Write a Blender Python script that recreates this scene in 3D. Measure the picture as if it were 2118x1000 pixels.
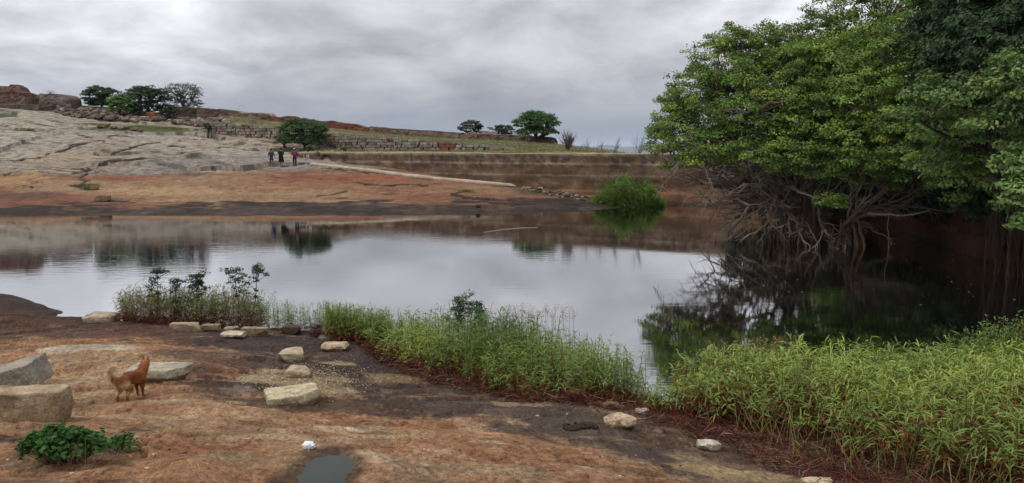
import bpy, bmesh, math, random
import numpy as np
from mathutils import Vector, Matrix

# ------------------------------------------------------------------ camera, sky, sun, exposure
for o in list(bpy.data.objects): bpy.data.objects.remove(o)
scene = bpy.context.scene
COL = scene.collection
EYE = 4.5
PITCH = math.radians(7.2)
FPX = 1540.0
cd = bpy.data.cameras.new('camera'); cam = bpy.data.objects.new('camera', cd); COL.objects.link(cam)
cam.location = (0, 0, EYE); cam.rotation_euler = (math.radians(90) - PITCH, 0, 0)
cd.sensor_width = 36; cd.lens = 36 * FPX / 2118.0; cd.clip_start = 0.1; cd.clip_end = 90000
scene.camera = cam
SUN_EL, SUN_AZ = math.radians(58), math.radians(-115)      # azimuth from +Y, clockwise
sd = bpy.data.lights.new('sun', 'SUN'); sun = bpy.data.objects.new('sun', sd); COL.objects.link(sun)
sd.energy = 1.5; sd.angle = math.radians(14); sd.color = (1.0, 0.955, 0.88)
sdir = Vector((math.sin(SUN_AZ) * math.cos(SUN_EL), math.cos(SUN_AZ) * math.cos(SUN_EL), math.sin(SUN_EL)))
sun.rotation_euler = (-sdir).to_track_quat('-Z', 'Y').to_euler()
scene.view_settings.view_transform = 'Standard'; scene.view_settings.look = 'None'
scene.view_settings.gamma = 1.0; scene.view_settings.exposure = 0.35

class NT:
    def __init__(s, nt): s.nt = nt
    def n(s, t, **kw):
        nd = s.nt.nodes.new(t)
        for k, v in kw.items():
            if k in nd.inputs: nd.inputs[k].default_value = v
            else: setattr(nd, k, v)
        return nd
    def l(s, a, b): s.nt.links.new(a, b)
    def math(s, op, a, b=None, c=None, clamp=False):
        m = s.nt.nodes.new('ShaderNodeMath'); m.operation = op; m.use_clamp = clamp
        for i, v in enumerate((a, b, c)):
            if v is None: continue
            if isinstance(v, (int, float)): m.inputs[i].default_value = v
            else: s.l(v, m.inputs[i])
        return m.outputs[0]
    def mix(s, fac, a, b, typ='MIX'):
        m = s.nt.nodes.new('ShaderNodeMix'); m.data_type = 'RGBA'; m.blend_type = typ
        for i, v in ((0, fac), (6, a), (7, b)):
            if isinstance(v, (int, float)): m.inputs[i].default_value = v
            elif isinstance(v, tuple): m.inputs[i].default_value = (*v[:3], 1)
            else: s.l(v, m.inputs[i])
        return m.outputs[2]
    def ramp(s, fac, stops):
        r = s.nt.nodes.new('ShaderNodeValToRGB'); el = r.color_ramp.elements
        while len(el) < len(stops): el.new(0.5)
        for e, (p, c) in zip(el, stops):
            e.position = p; e.color = (*c, 1) if isinstance(c, tuple) else (c, c, c, 1)
        s.l(fac, r.inputs[0]); return r.outputs[0]

world = bpy.data.worlds.new('World'); scene.world = world; world.use_nodes = True
W = NT(world.node_tree); world.node_tree.nodes.clear()
wout = W.n('ShaderNodeOutputWorld'); wbg = W.n('ShaderNodeBackground', Strength=0.1)
sky = W.n('ShaderNodeTexSky', sky_type='NISHITA', sun_disc=False, sun_elevation=SUN_EL, sun_rotation=SUN_AZ)
tc = W.n('ShaderNodeTexCoord'); sep = W.n('ShaderNodeSeparateXYZ'); W.l(tc.outputs['Generated'], sep.inputs[0])
zup = W.math('MAXIMUM', sep.outputs[2], 0.0)
den = W.math('ADD', zup, 0.30)
cx = W.math('DIVIDE', sep.outputs[0], den); cy = W.math('DIVIDE', sep.outputs[1], den)
cv = W.n('ShaderNodeCombineXYZ'); W.l(cx, cv.inputs[0]); W.l(cy, cv.inputs[1])
n1 = W.n('ShaderNodeTexNoise', Scale=2.0, Detail=9.0, Roughness=0.58, Distortion=0.25); W.l(cv.outputs[0], n1.inputs['Vector'])
n2 = W.n('ShaderNodeTexNoise', Scale=0.6, Detail=3.0, Roughness=0.5); W.l(cv.outputs[0], n2.inputs['Vector'])
nn = W.math('ADD', W.math('MULTIPLY', n1.outputs[0], 0.85), W.math('MULTIPLY', n2.outputs[0], 0.30))
cloud = W.ramp(nn, [(0.38, (0.25, 0.252, 0.272)), (0.50, (0.36, 0.362, 0.388)), (0.68, (0.57, 0.57, 0.595))])
def blob(dx, dy, dz, e0, e1, gain):
    v = Vector((dx, dy, dz)).normalized()
    d = W.n('ShaderNodeVectorMath', operation='DOT_PRODUCT'); W.l(tc.outputs['Generated'], d.inputs[0]); d.inputs[1].default_value = v
    m = W.n('ShaderNodeMapRange', interpolation_type='SMOOTHSTEP'); W.l(d.outputs['Value'], m.inputs[0])
    m.inputs[1].default_value = e0; m.inputs[2].default_value = e1; m.inputs[3].default_value = 0; m.inputs[4].default_value = gain
    return m.outputs[0]
bl = W.math('ADD', blob(-0.58, 1, 0.17, 0.955, 1.0, 0.38), blob(0.38, 1, 0.22, 0.985, 1.0, 0.35))
bl = W.math('MULTIPLY', bl, W.math('ADD', W.math('MULTIPLY', n1.outputs[0], 1.5), 0.15))
# overcast: brighter towards the zenith, dimmer and bluer by the horizon
gz = W.math('ADD', W.math('MULTIPLY', W.math('POWER', zup, 1.0), 1.9), 0.80)
gain = W.math('ADD', gz, bl)
hz = W.n('ShaderNodeMapRange', interpolation_type='SMOOTHSTEP'); W.l(sep.outputs[2], hz.inputs[0])
hz.inputs[1].default_value = 0.0; hz.inputs[2].default_value = 0.11; hz.inputs[3].default_value = 0.85; hz.inputs[4].default_value = 0.0
cloud = W.mix(hz.outputs[0], cloud, (0.205, 0.24, 0.31))
cs = W.n('ShaderNodeVectorMath', operation='SCALE'); W.l(cloud, cs.inputs[0]); W.l(W.math('MULTIPLY', gain, 10.0), cs.inputs['Scale'])
W.l(W.mix(0.96, sky.outputs[0], cs.outputs[0]), wbg.inputs[0]); W.l(wbg.outputs[0], wout.inputs[0])

# ------------------------------------------------------------------ helpers
SIN, COS = math.sin(PITCH), math.cos(PITCH)
def slope(py):                       # drop per metre of depth of the sight line through picture row py
    return math.tan(PITCH + math.atan((py - 500) / FPX))
def at_d(px, py, d):                 # point on a sight line at depth d (world y)
    u = (px - 1059) / FPX; v = (500 - py) / FPX
    dy = COS + v * SIN; dz = -SIN + v * COS
    return (u / dy * d, d, EYE + dz / dy * d)
def at_z(px, py, z):
    s = slope(py); return at_d(px, py, (EYE - z) / s)

def _hash(ix, iy, iz, seed):
    h = (ix.astype(np.int64) * 374761393 + iy.astype(np.int64) * 668265263 + iz.astype(np.int64) * 2147483647 + seed * 1274126177) & 0xffffffff
    h = ((h ^ (h >> 13)) * 1274126177) & 0xffffffff
    h = ((h ^ (h >> 16)) * 2246822519) & 0xffffffff
    return ((h ^ (h >> 15)) & 0xffffff) / float(0xffffff)
def noise(x, y, z=0.0, seed=0):      # smooth value noise, -1..1
    x = np.asarray(x, float); y = np.asarray(y, float); z = np.asarray(z, float) + np.zeros_like(x)
    ix, iy, iz = np.floor(x), np.floor(y), np.floor(z)
    fx, fy, fz = x - ix, y - iy, z - iz
    fx = fx**3 * (fx * (fx * 6 - 15) + 10); fy = fy**3 * (fy * (fy * 6 - 15) + 10); fz = fz**3 * (fz * (fz * 6 - 15) + 10)
    flat = not np.any(fz)
    def pl(k):
        a = _hash(ix, iy, iz + k, seed); b = _hash(ix + 1, iy, iz + k, seed); c = _hash(ix, iy + 1, iz + k, seed); d = _hash(ix + 1, iy + 1, iz + k, seed)
        return (a * (1 - fx) + b * fx) * (1 - fy) + (c * (1 - fx) + d * fx) * fy
    r = pl(0) if flat else pl(0) * (1 - fz) + pl(1) * fz
    return r * 2 - 1
def fbm(x, y, z=0.0, seed=0, oct=4, gain=0.5):
    t = 0; a = 1; s = 0; x = np.asarray(x, float); y = np.asarray(y, float); z = np.asarray(z, float)
    for i in range(oct):
        t = t + a * noise(x * 2**i + i * 17.3, y * 2**i - i * 9.1, z * 2**i, seed + i); s += a; a *= gain
    return t / s
def sstep(a, b, x):
    t = np.clip((x - a) / (b - a), 0, 1); return t * t * (3 - 2 * t)

def mk(name, V, F, mat, parent=None, col=None, smooth=True, loc=None):
    """V (n,3); F a list of index arrays (m,3) or (m,4) -> one linked mesh object"""
    V = np.asarray(V, np.float32)
    me = bpy.data.meshes.new(name)
    if not isinstance(F, list): F = [F]
    F = [np.asarray(f, np.int32) for f in F if len(f)]
    me.vertices.add(len(V)); me.vertices.foreach_set('co', V.ravel())
    nl = sum(f.size for f in F); nf = sum(len(f) for f in F)
    me.loops.add(nl); me.loops.foreach_set('vertex_index', np.concatenate([f.ravel() for f in F]))
    me.polygons.add(nf)
    ls = []; off = 0
    for f in F:
        ls.append(off + np.arange(len(f)) * f.shape[1]); off += f.size
    me.polygons.foreach_set('loop_start', np.concatenate(ls).astype(np.int32))
    me.polygons.foreach_set('loop_total', np.concatenate([np.full(len(f), f.shape[1]) for f in F]).astype(np.int32))
    me.polygons.foreach_set('use_smooth', np.full(nf, smooth))
    me.update(calc_edges=True)
    if col is not None:
        c = np.ones((len(V), 4), np.float32); c[:, :3] = col
        a = me.color_attributes.new('Col', 'FLOAT_COLOR', 'POINT'); a.data.foreach_set('color', c.ravel())
    if mat: me.materials.append(mat)
    o = bpy.data.objects.new(name, me); COL.objects.link(o)
    if parent is not None: o.parent = parent
    if loc is not None: o.location = loc
    return o
def tag(o, label=None, cat=None, group=None, kind=None):
    if label: o['label'] = label
    if cat: o['category'] = cat
    if group: o['group'] = group
    if kind: o['kind'] = kind
    return o
def thing(name, label, cat, loc=(0, 0, 0), rz=0, group=None):
    o = bpy.data.objects.new(name, None); COL.objects.link(o); o.location = loc; o.rotation_euler = (0, 0, rz)
    o.empty_display_size = 0.2
    return tag(o, label, cat, group)

# ------------------------------------------------------------------ materials
def mat_base(name, rough=0.85, spec=0.3):
    m = bpy.data.materials.new(name); m.use_nodes = True; N = NT(m.node_tree); m.node_tree.nodes.clear()
    out = N.n('ShaderNodeOutputMaterial'); b = N.n('ShaderNodeBsdfPrincipled'); b.inputs['Roughness'].default_value = rough
    b.inputs['Specular IOR Level'].default_value = spec; N.l(b.outputs[0], out.inputs[0]); return m, N, b, out
def mat_rock(name, col=None, scale=1.0, bump=0.6, speck=0.5, strength=1.0, rough=0.9, contrast=0.3, stretch=(1, 1, 1), pits=False):
    """stone: vertex colour (or one colour) broken by grain, blotches and real relief"""
    m, N, b, out = mat_base(name, rough, 0.12)
    t = N.n('ShaderNodeTexCoord'); mp = N.n('ShaderNodeMapping'); N.l(t.outputs['Object'], mp.inputs[0]); mp.inputs['Scale'].default_value = stretch
    V = mp.outputs[0]
    a = N.n('ShaderNodeTexNoise', Scale=1.3 * scale, Detail=8.0, Roughness=0.62); N.l(V, a.inputs['Vector'])
    g = N.n('ShaderNodeTexNoise', Scale=14.0 * scale, Detail=5.0, Roughness=0.7); N.l(V, g.inputs['Vector'])
    f = N.n('ShaderNodeTexNoise', Scale=60.0 * scale, Detail=3.0, Roughness=0.7); N.l(V, f.inputs['Vector'])
    if col is None: base = N.n('ShaderNodeVertexColor', layer_name='Col').outputs[0]
    else:
        rgb = N.n('ShaderNodeRGB'); rgb.outputs[0].default_value = (*col, 1); base = rgb.outputs[0]
    m1 = N.ramp(a.outputs[0], [(0.3, 1 - contrast), (0.7, 1 + contrast * 0.6)])
    m2 = N.ramp(g.outputs[0], [(0.33, 1 - speck * 0.7), (0.66, 1 + speck * 0.45)])
    m3 = N.ramp(f.outputs[0], [(0.3, 1 - speck * 0.5), (0.7, 1 + speck * 0.3)])
    c = N.mix(1.0, base, m1, 'MULTIPLY'); c = N.mix(1.0, c, m2, 'MULTIPLY'); c = N.mix(1.0, c, m3, 'MULTIPLY')
    if pits:
        vo = N.n('ShaderNodeTexNoise', Scale=5.0 * scale, Detail=9.0, Roughness=0.72, Distortion=0.6); N.l(V, vo.inputs['Vector'])
        c = N.mix(1.0, c, N.ramp(vo.outputs[0], [(0.36, 0.45), (0.43, 0.95), (0.60, 1.0), (0.68, 1.35)]), 'MULTIPLY')
    N.l(c, b.inputs['Base Color'])
    h = N.math('ADD', N.math('MULTIPLY', a.outputs[0], 1.0), N.math('ADD', N.math('MULTIPLY', g.outputs[0], 0.22), N.math('MULTIPLY', f.outputs[0], 0.05)))
    if pits: h = N.math('ADD', h, N.math('MULTIPLY', vo.outputs[0], .5))
    bp = N.n('ShaderNodeBump', Strength=bump, Distance=0.12 * strength / scale); N.l(h, bp.inputs['Height']); N.l(bp.outputs[0], b.inputs['Normal'])
    return m
def mat_leaf(name, transl=0.28, rough=0.55, spec=0.15):
    m, N, b, out = mat_base(name, rough, spec)
    v = N.n('ShaderNodeVertexColor', layer_name='Col'); N.l(v.outputs[0], b.inputs['Base Color'])
    tr = N.n('ShaderNodeBsdfTranslucent'); mx = N.n('ShaderNodeMixShader'); mx.inputs[0].default_value = transl
    tcx = N.mix(1.0, v.outputs[0], (1.0, 1.15, 0.5), 'MULTIPLY'); N.l(tcx, tr.inputs[0])
    N.l(b.outputs[0], mx.inputs[1]); N.l(tr.outputs[0], mx.inputs[2]); N.l(mx.outputs[0], out.inputs[0]); return m
def mat_vc(name, rough=0.8, spec=0.2, bump=0.0, bscale=30.0):
    m, N, b, out = mat_base(name, rough, spec)
    v = N.n('ShaderNodeVertexColor', layer_name='Col')
    t = N.n('ShaderNodeTexCoord'); a = N.n('ShaderNodeTexNoise', Scale=bscale, Detail=4.0); N.l(t.outputs['Object'], a.inputs['Vector'])
    N.l(N.mix(1.0, v.outputs[0], N.ramp(a.outputs[0], [(0.3, 0.75), (0.7, 1.15)]), 'MULTIPLY'), b.inputs['Base Color'])
    if bump:
        bp = N.n('ShaderNodeBump', Strength=bump, Distance=0.01); N.l(a.outputs[0], bp.inputs['Height']); N.l(bp.outputs[0], b.inputs['Normal'])
    return m
M = {}
M['ground'] = mat_rock('ground_rock', bump=1.0, speck=0.75, contrast=0.38, strength=1.5, stretch=(1.1, 0.8, 1.0), pits=True)
M['granite'] = mat_rock('cut_granite', scale=3.0, bump=0.9, speck=0.5, strength=1.2, contrast=0.25)
M['masonry'] = mat_rock('old_masonry', scale=0.8, bump=0.8, speck=0.5, contrast=0.35, stretch=(1, 1, 0.6))
M['rubble'] = mat_rock('rubble_stone', scale=1.0, bump=0.5, speck=0.4)
M['leaf'] = mat_leaf('leaf'); M['reed'] = mat_leaf('reed_leaf', 0.3, 0.55)
M['bark'] = mat_vc('bark', 0.9, 0.1, 0.8, 25.0)
M['dry'] = mat_vc('dry_stems', 0.85, 0.1)
M['cloth'] = mat_vc('cloth', 0.9, 0.1, 0.2, 60.0)
M['fur'] = mat_vc('fur', 0.75, 0.15, 0.4, 90.0)
M['skin'] = mat_vc('skin', 0.6, 0.3)

# water: dark, slightly murky, mirror-like with faint wind ripples
m, N, b, out = mat_base('pond_water', 0.03, 0.5); M['water'] = m
b.inputs['Base Color'].default_value = (0.005, 0.005, 0.004, 1); b.inputs['IOR'].default_value = 2.5
t = N.n('ShaderNodeTexCoord')
mp = N.n('ShaderNodeMapping'); N.l(t.outputs['Object'], mp.inputs[0]); mp.inputs['Scale'].default_value = (0.45, 1.6, 1)
w1 = N.n('ShaderNodeTexNoise', Scale=2.2, Detail=4.0, Roughness=0.55); N.l(mp.outputs[0], w1.inputs['Vector'])
w2 = N.n('ShaderNodeTexNoise', Scale=0.10, Detail=3.0); N.l(t.outputs['Object'], w2.inputs['Vector'])
calm = N.ramp(w2.outputs[0], [(0.42, 0.12), (0.60, 1.0)])
bp = N.n('ShaderNodeBump', Strength=0.22, Distance=0.02); N.l(N.math('MULTIPLY', w1.outputs[0], calm), bp.inputs['Height']); N.l(bp.outputs[0], b.inputs['Normal'])
gl = N.n('ShaderNodeBsdfGlossy', Roughness=0.03); gl.inputs['Color'].default_value = (.93, .93, .95, 1); N.l(bp.outputs[0], gl.inputs['Normal'])
mx = N.n('ShaderNodeMixShader'); mx.inputs[0].default_value = .45; N.l(b.outputs[0], mx.inputs[1]); N.l(gl.outputs[0], mx.inputs[2]); N.l(mx.outputs[0], out.inputs[0])
m, N, b, out = mat_base('puddle_water', 0.04, 0.3); M['puddle'] = m
b.inputs['Base Color'].default_value = (0.02, 0.025, 0.02, 1); b.inputs['IOR'].default_value = 1.33

# ------------------------------------------------------------------ terrain
class TPS:
    def __init__(s, pts, lam=1e-3):
        P = np.array(pts, float); s.P = P[:, :2]; n = len(P)
        K = s.k(s.P[:, None, :] - s.P[None]); A = np.zeros((n + 3, n + 3)); A[:n, :n] = K + lam * np.eye(n) * 100
        A[:n, n] = 1; A[:n, n + 1:] = s.P; A[n, :n] = 1; A[n + 1:, :n] = s.P.T
        s.w = np.linalg.lstsq(A, np.concatenate([P[:, 2], [0, 0, 0]]), rcond=None)[0]
    def k(s, d):
        r2 = (d**2).sum(-1) + 1e-9; return 0.5 * r2 * np.log(r2)
    def __call__(s, x, y):
        r = s.w[-3] + s.w[-2] * x + s.w[-1] * y
        for (a, b), w in zip(s.P, s.w):
            r2 = (x - a)**2 + (y - b)**2 + 1e-9; r = r + w * 0.5 * r2 * np.log(r2)
        return r
def C(px, *rows): return [at_d(px, py, d) for py, d in rows]
near = (C(0, (1000, 5.2), (900, 7.6), (850, 9.3), (800, 11.1), (750, 13.2), (700, 16.2), (650, 19.3), (615, 22))
      + C(250, (1000, 5.4), (900, 7.7), (850, 9.5), (800, 11.2), (750, 13.3), (700, 16.1), (668, 18.7))
      + C(480, (1000, 5.6), (950, 6.7), (900, 8.1), (850, 9.8), (800, 11.6), (750, 13.7), (700, 16.4), (680, 18.1))
      + C(700, (1000, 5.9), (950, 7.2), (900, 8.6), (850, 10.4), (800, 12.3), (750, 14.4), (692, 17.4))
      + C(1059, (1000, 6.7), (950, 8.1), (900, 9.6), (850, 11.3), (825, 12.2), (790, 14.1))
      + C(1300, (1000, 7.8), (950, 9.0), (900, 10.3), (860, 11.5), (815, 13.2))
      + C(1500, (1000, 8.7), (960, 9.7))
      + [(4, 12.5, -.06), (7, 13.2, -.1), (4.6, 8, .40), (10, 13.2, -.1), (7, 10, .15), (10, 8, .3), (15, 13, -.1), (6, 5, .9), (2.5, 4, 1.7), (12, 5, .8),
         (0, 0, 2.9), (0, 3, 2.35), (-6, 0, 3.0), (7, 0, 1.9), (-10, 5, 2.1), (-20, 12, 1.3), (-22, 25, .05), (-16, 16, .4),
         (0, 18, -.5), (5, 17, -.7), (-7, 22, -.5), (-14, 26, -.6), (12, 18, -.8), (0, 26, -1.4), (-20, 34, -1.2), (-35, 30, -.2), (10, 30, -1.5), (17, 30, -1)])
hill = (C(0, (445, 49.5), (420, 54), (380, 62), (340, 70), (300, 79), (260, 90), (228, 101))
      + C(130, (340, 70.5), (300, 79), (262, 90), (232, 101))
      + C(250, (445, 49.8), (418, 55), (380, 63), (340, 71), (300, 79.5), (270, 89), (245, 98), (228, 106))
      + C(430, (442, 50.5), (410, 56.5), (370, 65), (345, 71), (310, 80), (273, 91))
      + C(520, (285, 88))
      + [(-80, 60, 3), (-90, 90, 9), (-70, 50, .8)])
front = TPS(near + hill + C(620, (439, 51), (408, 57), (370, 65), (347, 71.5), (322, 77.5), (305, 84))
      + C(800, (436, 51.5), (405, 58), (375, 65), (348, 72))
      + C(950, (432, 52.5), (400, 60), (374, 67))
      + C(1080, (428, 54), (390, 64))
      + C(1190, (425, 55.3), (403, 62))
      + [(10, 57, 0), (10.5, 61, .25), (15, 57, -.1), (18, 52, -.4), (20, 40, -.1), (19, 34, .0), (18.9, 28, .05), (18, 20, -.2),
         (0, 45, -1.2), (-25, 43, -1), (12, 48, -1.3), (-45, 44, -.7), (-60, 40, -.3)])
terr = TPS(hill + C(620, (305, 84), (312, 80)) + C(700, (316, 75.5), (305, 87)) + C(880, (319, 71), (313, 81)) + C(1060, (320, 66), (312, 77))
      + C(1200, (320, 63.5), (313, 70)) + [(10, 63, 3.85), (17, 60, 3.85), (22, 50, 3.85), (23, 35, 3.9), (23, 20, 3.9), (24, 5, 3.9), (16, 75, 2.6), (28, 62, 2.5), (32, 40, 3.4), (34, 20, 3.4),
         (5, 85, 3.4), (20, 100, -4), (40, 80, -4), (-5, 100, 4)])
upper = TPS(hill[-16:] + C(430, (249, 94)) + C(560, (262, 91)) + C(700, (281, 87.5)) + C(880, (291, 82.5)) + C(1060, (306, 78.5))
      + C(360, (241, 104)) + C(560, (250, 101)) + C(740, (270, 99)) + C(950, (290, 96)) + C(1150, (301, 93)) + C(1260, (313, 84)) + [(20, 110, 0), (-20, 125, 7), (-50, 125, 9)])
WALL1 = [at_d(px, 320, d)[:2] for px, d in ((612, 76.5), (700, 74.8), (800, 72.8), (950, 68), (1080, 65), (1200, 63), (1350, 60.8), (1470, 58.3))] + \
        [(17.6, 55.5), (19.5, 51), (20.6, 45), (20.6, 38), (19.8, 32), (19.2, 26), (19.4, 18), (20.2, 8), (21, -4)]
WALL2 = [at_d(px, 300, d)[:2] for px, d in ((425, 92), (560, 89.5), (700, 86), (880, 81), (1062, 77.2))]
def resample(P, step):
    P = np.array(P, float)
    for _ in range(2):                                     # corner cutting
        Q = [P[0]]
        for a, b in zip(P[:-1], P[1:]): Q += [a * .75 + b * .25, a * .25 + b * .75]
        P = np.array(Q + [P[-1]])
    L = np.concatenate([[0], np.cumsum(np.linalg.norm(np.diff(P, axis=0), axis=1))])
    s = np.linspace(0, L[-1], max(2, int(L[-1] / step)))
    return np.stack([np.interp(s, L, P[:, i]) for i in range(P.shape[1])], 1), s
W1, W1s = resample(WALL1, 0.8); W2, W2s = resample(WALL2, 1.0)
def sdist(poly, x, y):               # signed distance, positive behind (left of travel direction)
    best = np.full(x.shape, 1e9); sg = np.zeros(x.shape)
    for a, b in zip(poly[:-1], poly[1:]):
        dx, dy = b - a; l2 = dx * dx + dy * dy
        t = np.clip(((x - a[0]) * dx + (y - a[1]) * dy) / l2, 0, 1)
        ex = x - a[0] - t * dx; ey = y - a[1] - t * dy; d = np.hypot(ex, ey)
        k = d < best; best = np.where(k, d, best)
    Q = np.vstack([poly, [[poly[-1][0], -60], [poly[0][0], -60]]]); ins = np.zeros(x.shape, bool)
    for a, b in zip(Q, np.roll(Q, -1, 0)):
        if a[1] == b[1]: continue
        ins ^= ((a[1] > y) != (b[1] > y)) & (x < (b[0] - a[0]) * (y - a[1]) / (b[1] - a[1]) + a[0])
    return np.where(ins, -best, best)
W1x = np.vstack([np.array([[-60, 83], [-34, 80]]), W1[::2], W1[-1:], [[22, -40]]])
W2x = np.vstack([np.array([[-52, 160], [-46, 108], [-40, 96]]), W2[::2], W2[-1:], [[4, 76], [14, 76], [22, 84], [60, 120]]])
PUD = [at_z(px, py, 1.44)[:2] for px, py in ((588, 1005), (612, 965), (640, 942), (680, 935), (722, 939), (741, 950), (735, 972), (722, 1000), (704, 1035), (640, 1050), (590, 1045))]
PUD = np.array(PUD)
def poly_sd(P, x, y):
    d = np.full(x.shape, 1e9); ins = np.zeros(x.shape, bool)
    for a, b in zip(P, np.roll(P, -1, 0)):
        dx, dy = b - a; t = np.clip(((x - a[0]) * dx + (y - a[1]) * dy) / (dx * dx + dy * dy), 0, 1)
        d = np.minimum(d, np.hypot(x - a[0] - t * dx, y - a[1] - t * dy))
        with np.errstate(divide='ignore', invalid='ignore'):
            c = ((a[1] > y) != (b[1] > y)) & (x < (b[0] - a[0]) * (y - a[1]) / (b[1] - a[1] + 1e-12) + a[0])
        ins ^= c
    return np.where(ins, -d, d)
def H0(x, y):
    """height of the land without its small relief"""
    x = np.asarray(x, float); y = np.asarray(y, float); shp = x.shape; x = x.ravel(); y = y.ravel()
    z = front(x, y)
    far = y > 20
    f = (y > 55) | (x > 14)
    if f.any():
        xx, yy = x[f], y[f]; s1 = sdist(W1x, xx, yy)
        soft = np.where(xx < W1[0][0], 4.0, 0.25)
        w = sstep(-0.1, 1.0, (s1 - 0.1) / (soft * 1.6))
        zt = terr(xx, yy); zz = z[f] * (1 - w) + zt * w
        s2 = sdist(W2x, xx, yy); soft = np.where(xx < W2[0][0] - .5, 5.0, 0.25)
        soft = np.where(xx > W2[-1][0], 3.0, soft)
        w = sstep(-0.1, 1.0, (s2 - 0.1) / (soft * 1.6)); w = np.where(yy < 66, 0, w)
        z[f] = zz * (1 - w) + upper(xx, yy) * w
    r = np.hypot(x * 0.7, y)
    z = np.where(r > 112, z - (z + 130) * sstep(112, 640, r), z)
    z = np.where(y < -2, 3.0, z) if False else z
    z = np.where((y > 112) & (z > 12), 12, z)
    return z.reshape(shp)
# traced cracks and sheet edges, picture points
CRACKS_PX = [
 ([(0, 332), (40, 331), (72, 327), (92, 322), (106, 312), (128, 308), (150, 303), (178, 297), (196, 294)], .16, .16),
 ([(128, 272), (150, 274), (172, 281), (190, 286)], .2, .14),
 ([(200, 310), (232, 312), (262, 309), (280, 303), (300, 298), (330, 295)], .18, .14),
 ([(205, 296), (212, 290), (228, 283), (240, 280)], .14, .12), ([(100, 270), (130, 272), (165, 275)], .14, .12),
 ([(166, 356), (180, 350), (196, 344), (210, 338), (228, 334), (260, 335), (295, 332)], .34, .3),
 ([(166, 388), (165, 380), (170, 370), (180, 362), (190, 358)], .24, .22),
 ([(58, 390), (60, 378), (70, 370), (80, 367)], .14, .14),
 ([(345, 304), (360, 302), (375, 305)], .25, .22), ([(370, 322), (390, 320), (405, 322), (425, 316)], .14, .14), ([(330, 280), (362, 276), (390, 279)], .14, .1),
 ([(150, 255), (190, 262), (215, 266)], .12, .1), ([(240, 262), (275, 270), (300, 276)], .12, .1), ([(0, 362), (30, 358)], .12, .1), ([(150, 300), (170, 297)], .25, .2),
 ([(450, 305), (480, 300), (490, 298)], .12, .12), ([(410, 340), (440, 345), (447, 355)], .1, .1), ([(300, 350), (350, 352)], .1, .1),
 ([(590, 340), (640, 338), (660, 345), (700, 350), (760, 358), (822, 364)], .14, .12),
 ([(725, 379), (760, 381), (785, 381)], .2, .16), ([(792, 383), (830, 381), (860, 383), (890, 384)], .18, .14), ([(660, 405), (690, 402), (716, 396)], .12, .1),
 ([(607, 377), (625, 368), (600, 360)], .08, .08), ([(550, 368), (600, 366)], .1, .08), ([(945, 402), (965, 412), (1020, 414)], .3, .22),
 ([(120, 415), (150, 420)], .1, .1), ([(10, 385), (50, 388)], .1, .1), ([(420, 395), (470, 392), (520, 390)], .08, .06),
 # near bank
 ([(300, 926), (330, 915), (370, 905), (420, 895)], .045, .085), ([(240, 942), (290, 938), (330, 930)], .02, .04), ([(240, 905), (262, 890), (300, 872)], .03, .06),
 ([(0, 742), (20, 738), (40, 732)], .03, .04), ([(380, 950), (300, 975), (180, 985), (80, 985)], .012, .03), ([(60, 962), (150, 965), (230, 955), (300, 940)], .03, .07),
 ([(780, 940), (850, 960), (930, 962), (1020, 980)], .015, .03), ([(840, 905), (950, 930), (1060, 945), (1150, 975)], .012, .03), ([(1010, 898), (1080, 905), (1160, 912)], .012, .02),
 ([(940, 985), (1100, 990)], .015, .03), ([(800, 800), (900, 812), (980, 830)], .008, .02), ([(560, 905), (480, 930), (400, 965)], .01, .03), ([(380, 870), (450, 866), (540, 872)], .008, .02)]
CRACKS = []
def raw_ground(px, py, fn):
    u = (px - 1059) / FPX; v = (500 - py) / FPX; dy = COS + v * SIN; dz = (-SIN + v * COS) / dy; dx = u / dy
    d = np.concatenate([np.linspace(2.5, 30, 700), np.linspace(30.05, 125, 1500)])
    g = fn(dx * d, d) - (EYE + dz * d)
    k = np.where(g > 0)[0]
    if not len(k): return at_d(px, py, 100)
    i = max(k[0], 1); t = -g[i - 1] / (g[i] - g[i - 1] + 1e-9); dd = d[i - 1] + (d[i] - d[i - 1]) * t
    return (dx * dd, dd, EYE + dz * dd)
for pts, w, dep in CRACKS_PX:
    P = np.array([raw_ground(px, py, H0)[:2] for px, py in pts])
    CRACKS.append((P, w, dep))
def crack_field(x, y):
    cut = np.zeros(x.shape); lip = np.zeros(x.shape)
    wob = fbm(x * .9, y * .9, 0, 77, 3)
    for P, w, dep in CRACKS:
        lo = P.min(0) - 3 * w - 1.2; hi = P.max(0) + 3 * w + 1.2
        k = np.where((x > lo[0]) & (x < hi[0]) & (y > lo[1]) & (y < hi[1]))[0]
        if not len(k): continue
        sc = 1.0 if P[0, 1] > 30 else .15
        xx = x[k] + wob[k] * .5 * sc; yy = y[k] + wob[k] * .9 * sc; d = np.full(len(k), 1e9); sg = np.zeros(len(k))
        for a, b in zip(P[:-1], P[1:]):
            q = b - a; t = np.clip(((xx - a[0]) * q[0] + (yy - a[1]) * q[1]) / (q @ q + 1e-9), 0, 1)
            ex = xx - a[0] - t * q[0]; ey = yy - a[1] - t * q[1]; dd = np.hypot(ex, ey); m_ = dd < d
            d = np.where(m_, dd, d); sg = np.where(m_, ey, sg)
        c = np.exp(-(d / w)**2); cut[k] = np.maximum(cut[k], c * dep)
        # the sheet of rock behind the crack stands a little higher
        lip[k] = np.maximum(lip[k], np.where(sg > 0, np.exp(-(d / (w * 5))**2), 0) * dep * .55)
    return cut, lip
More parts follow.
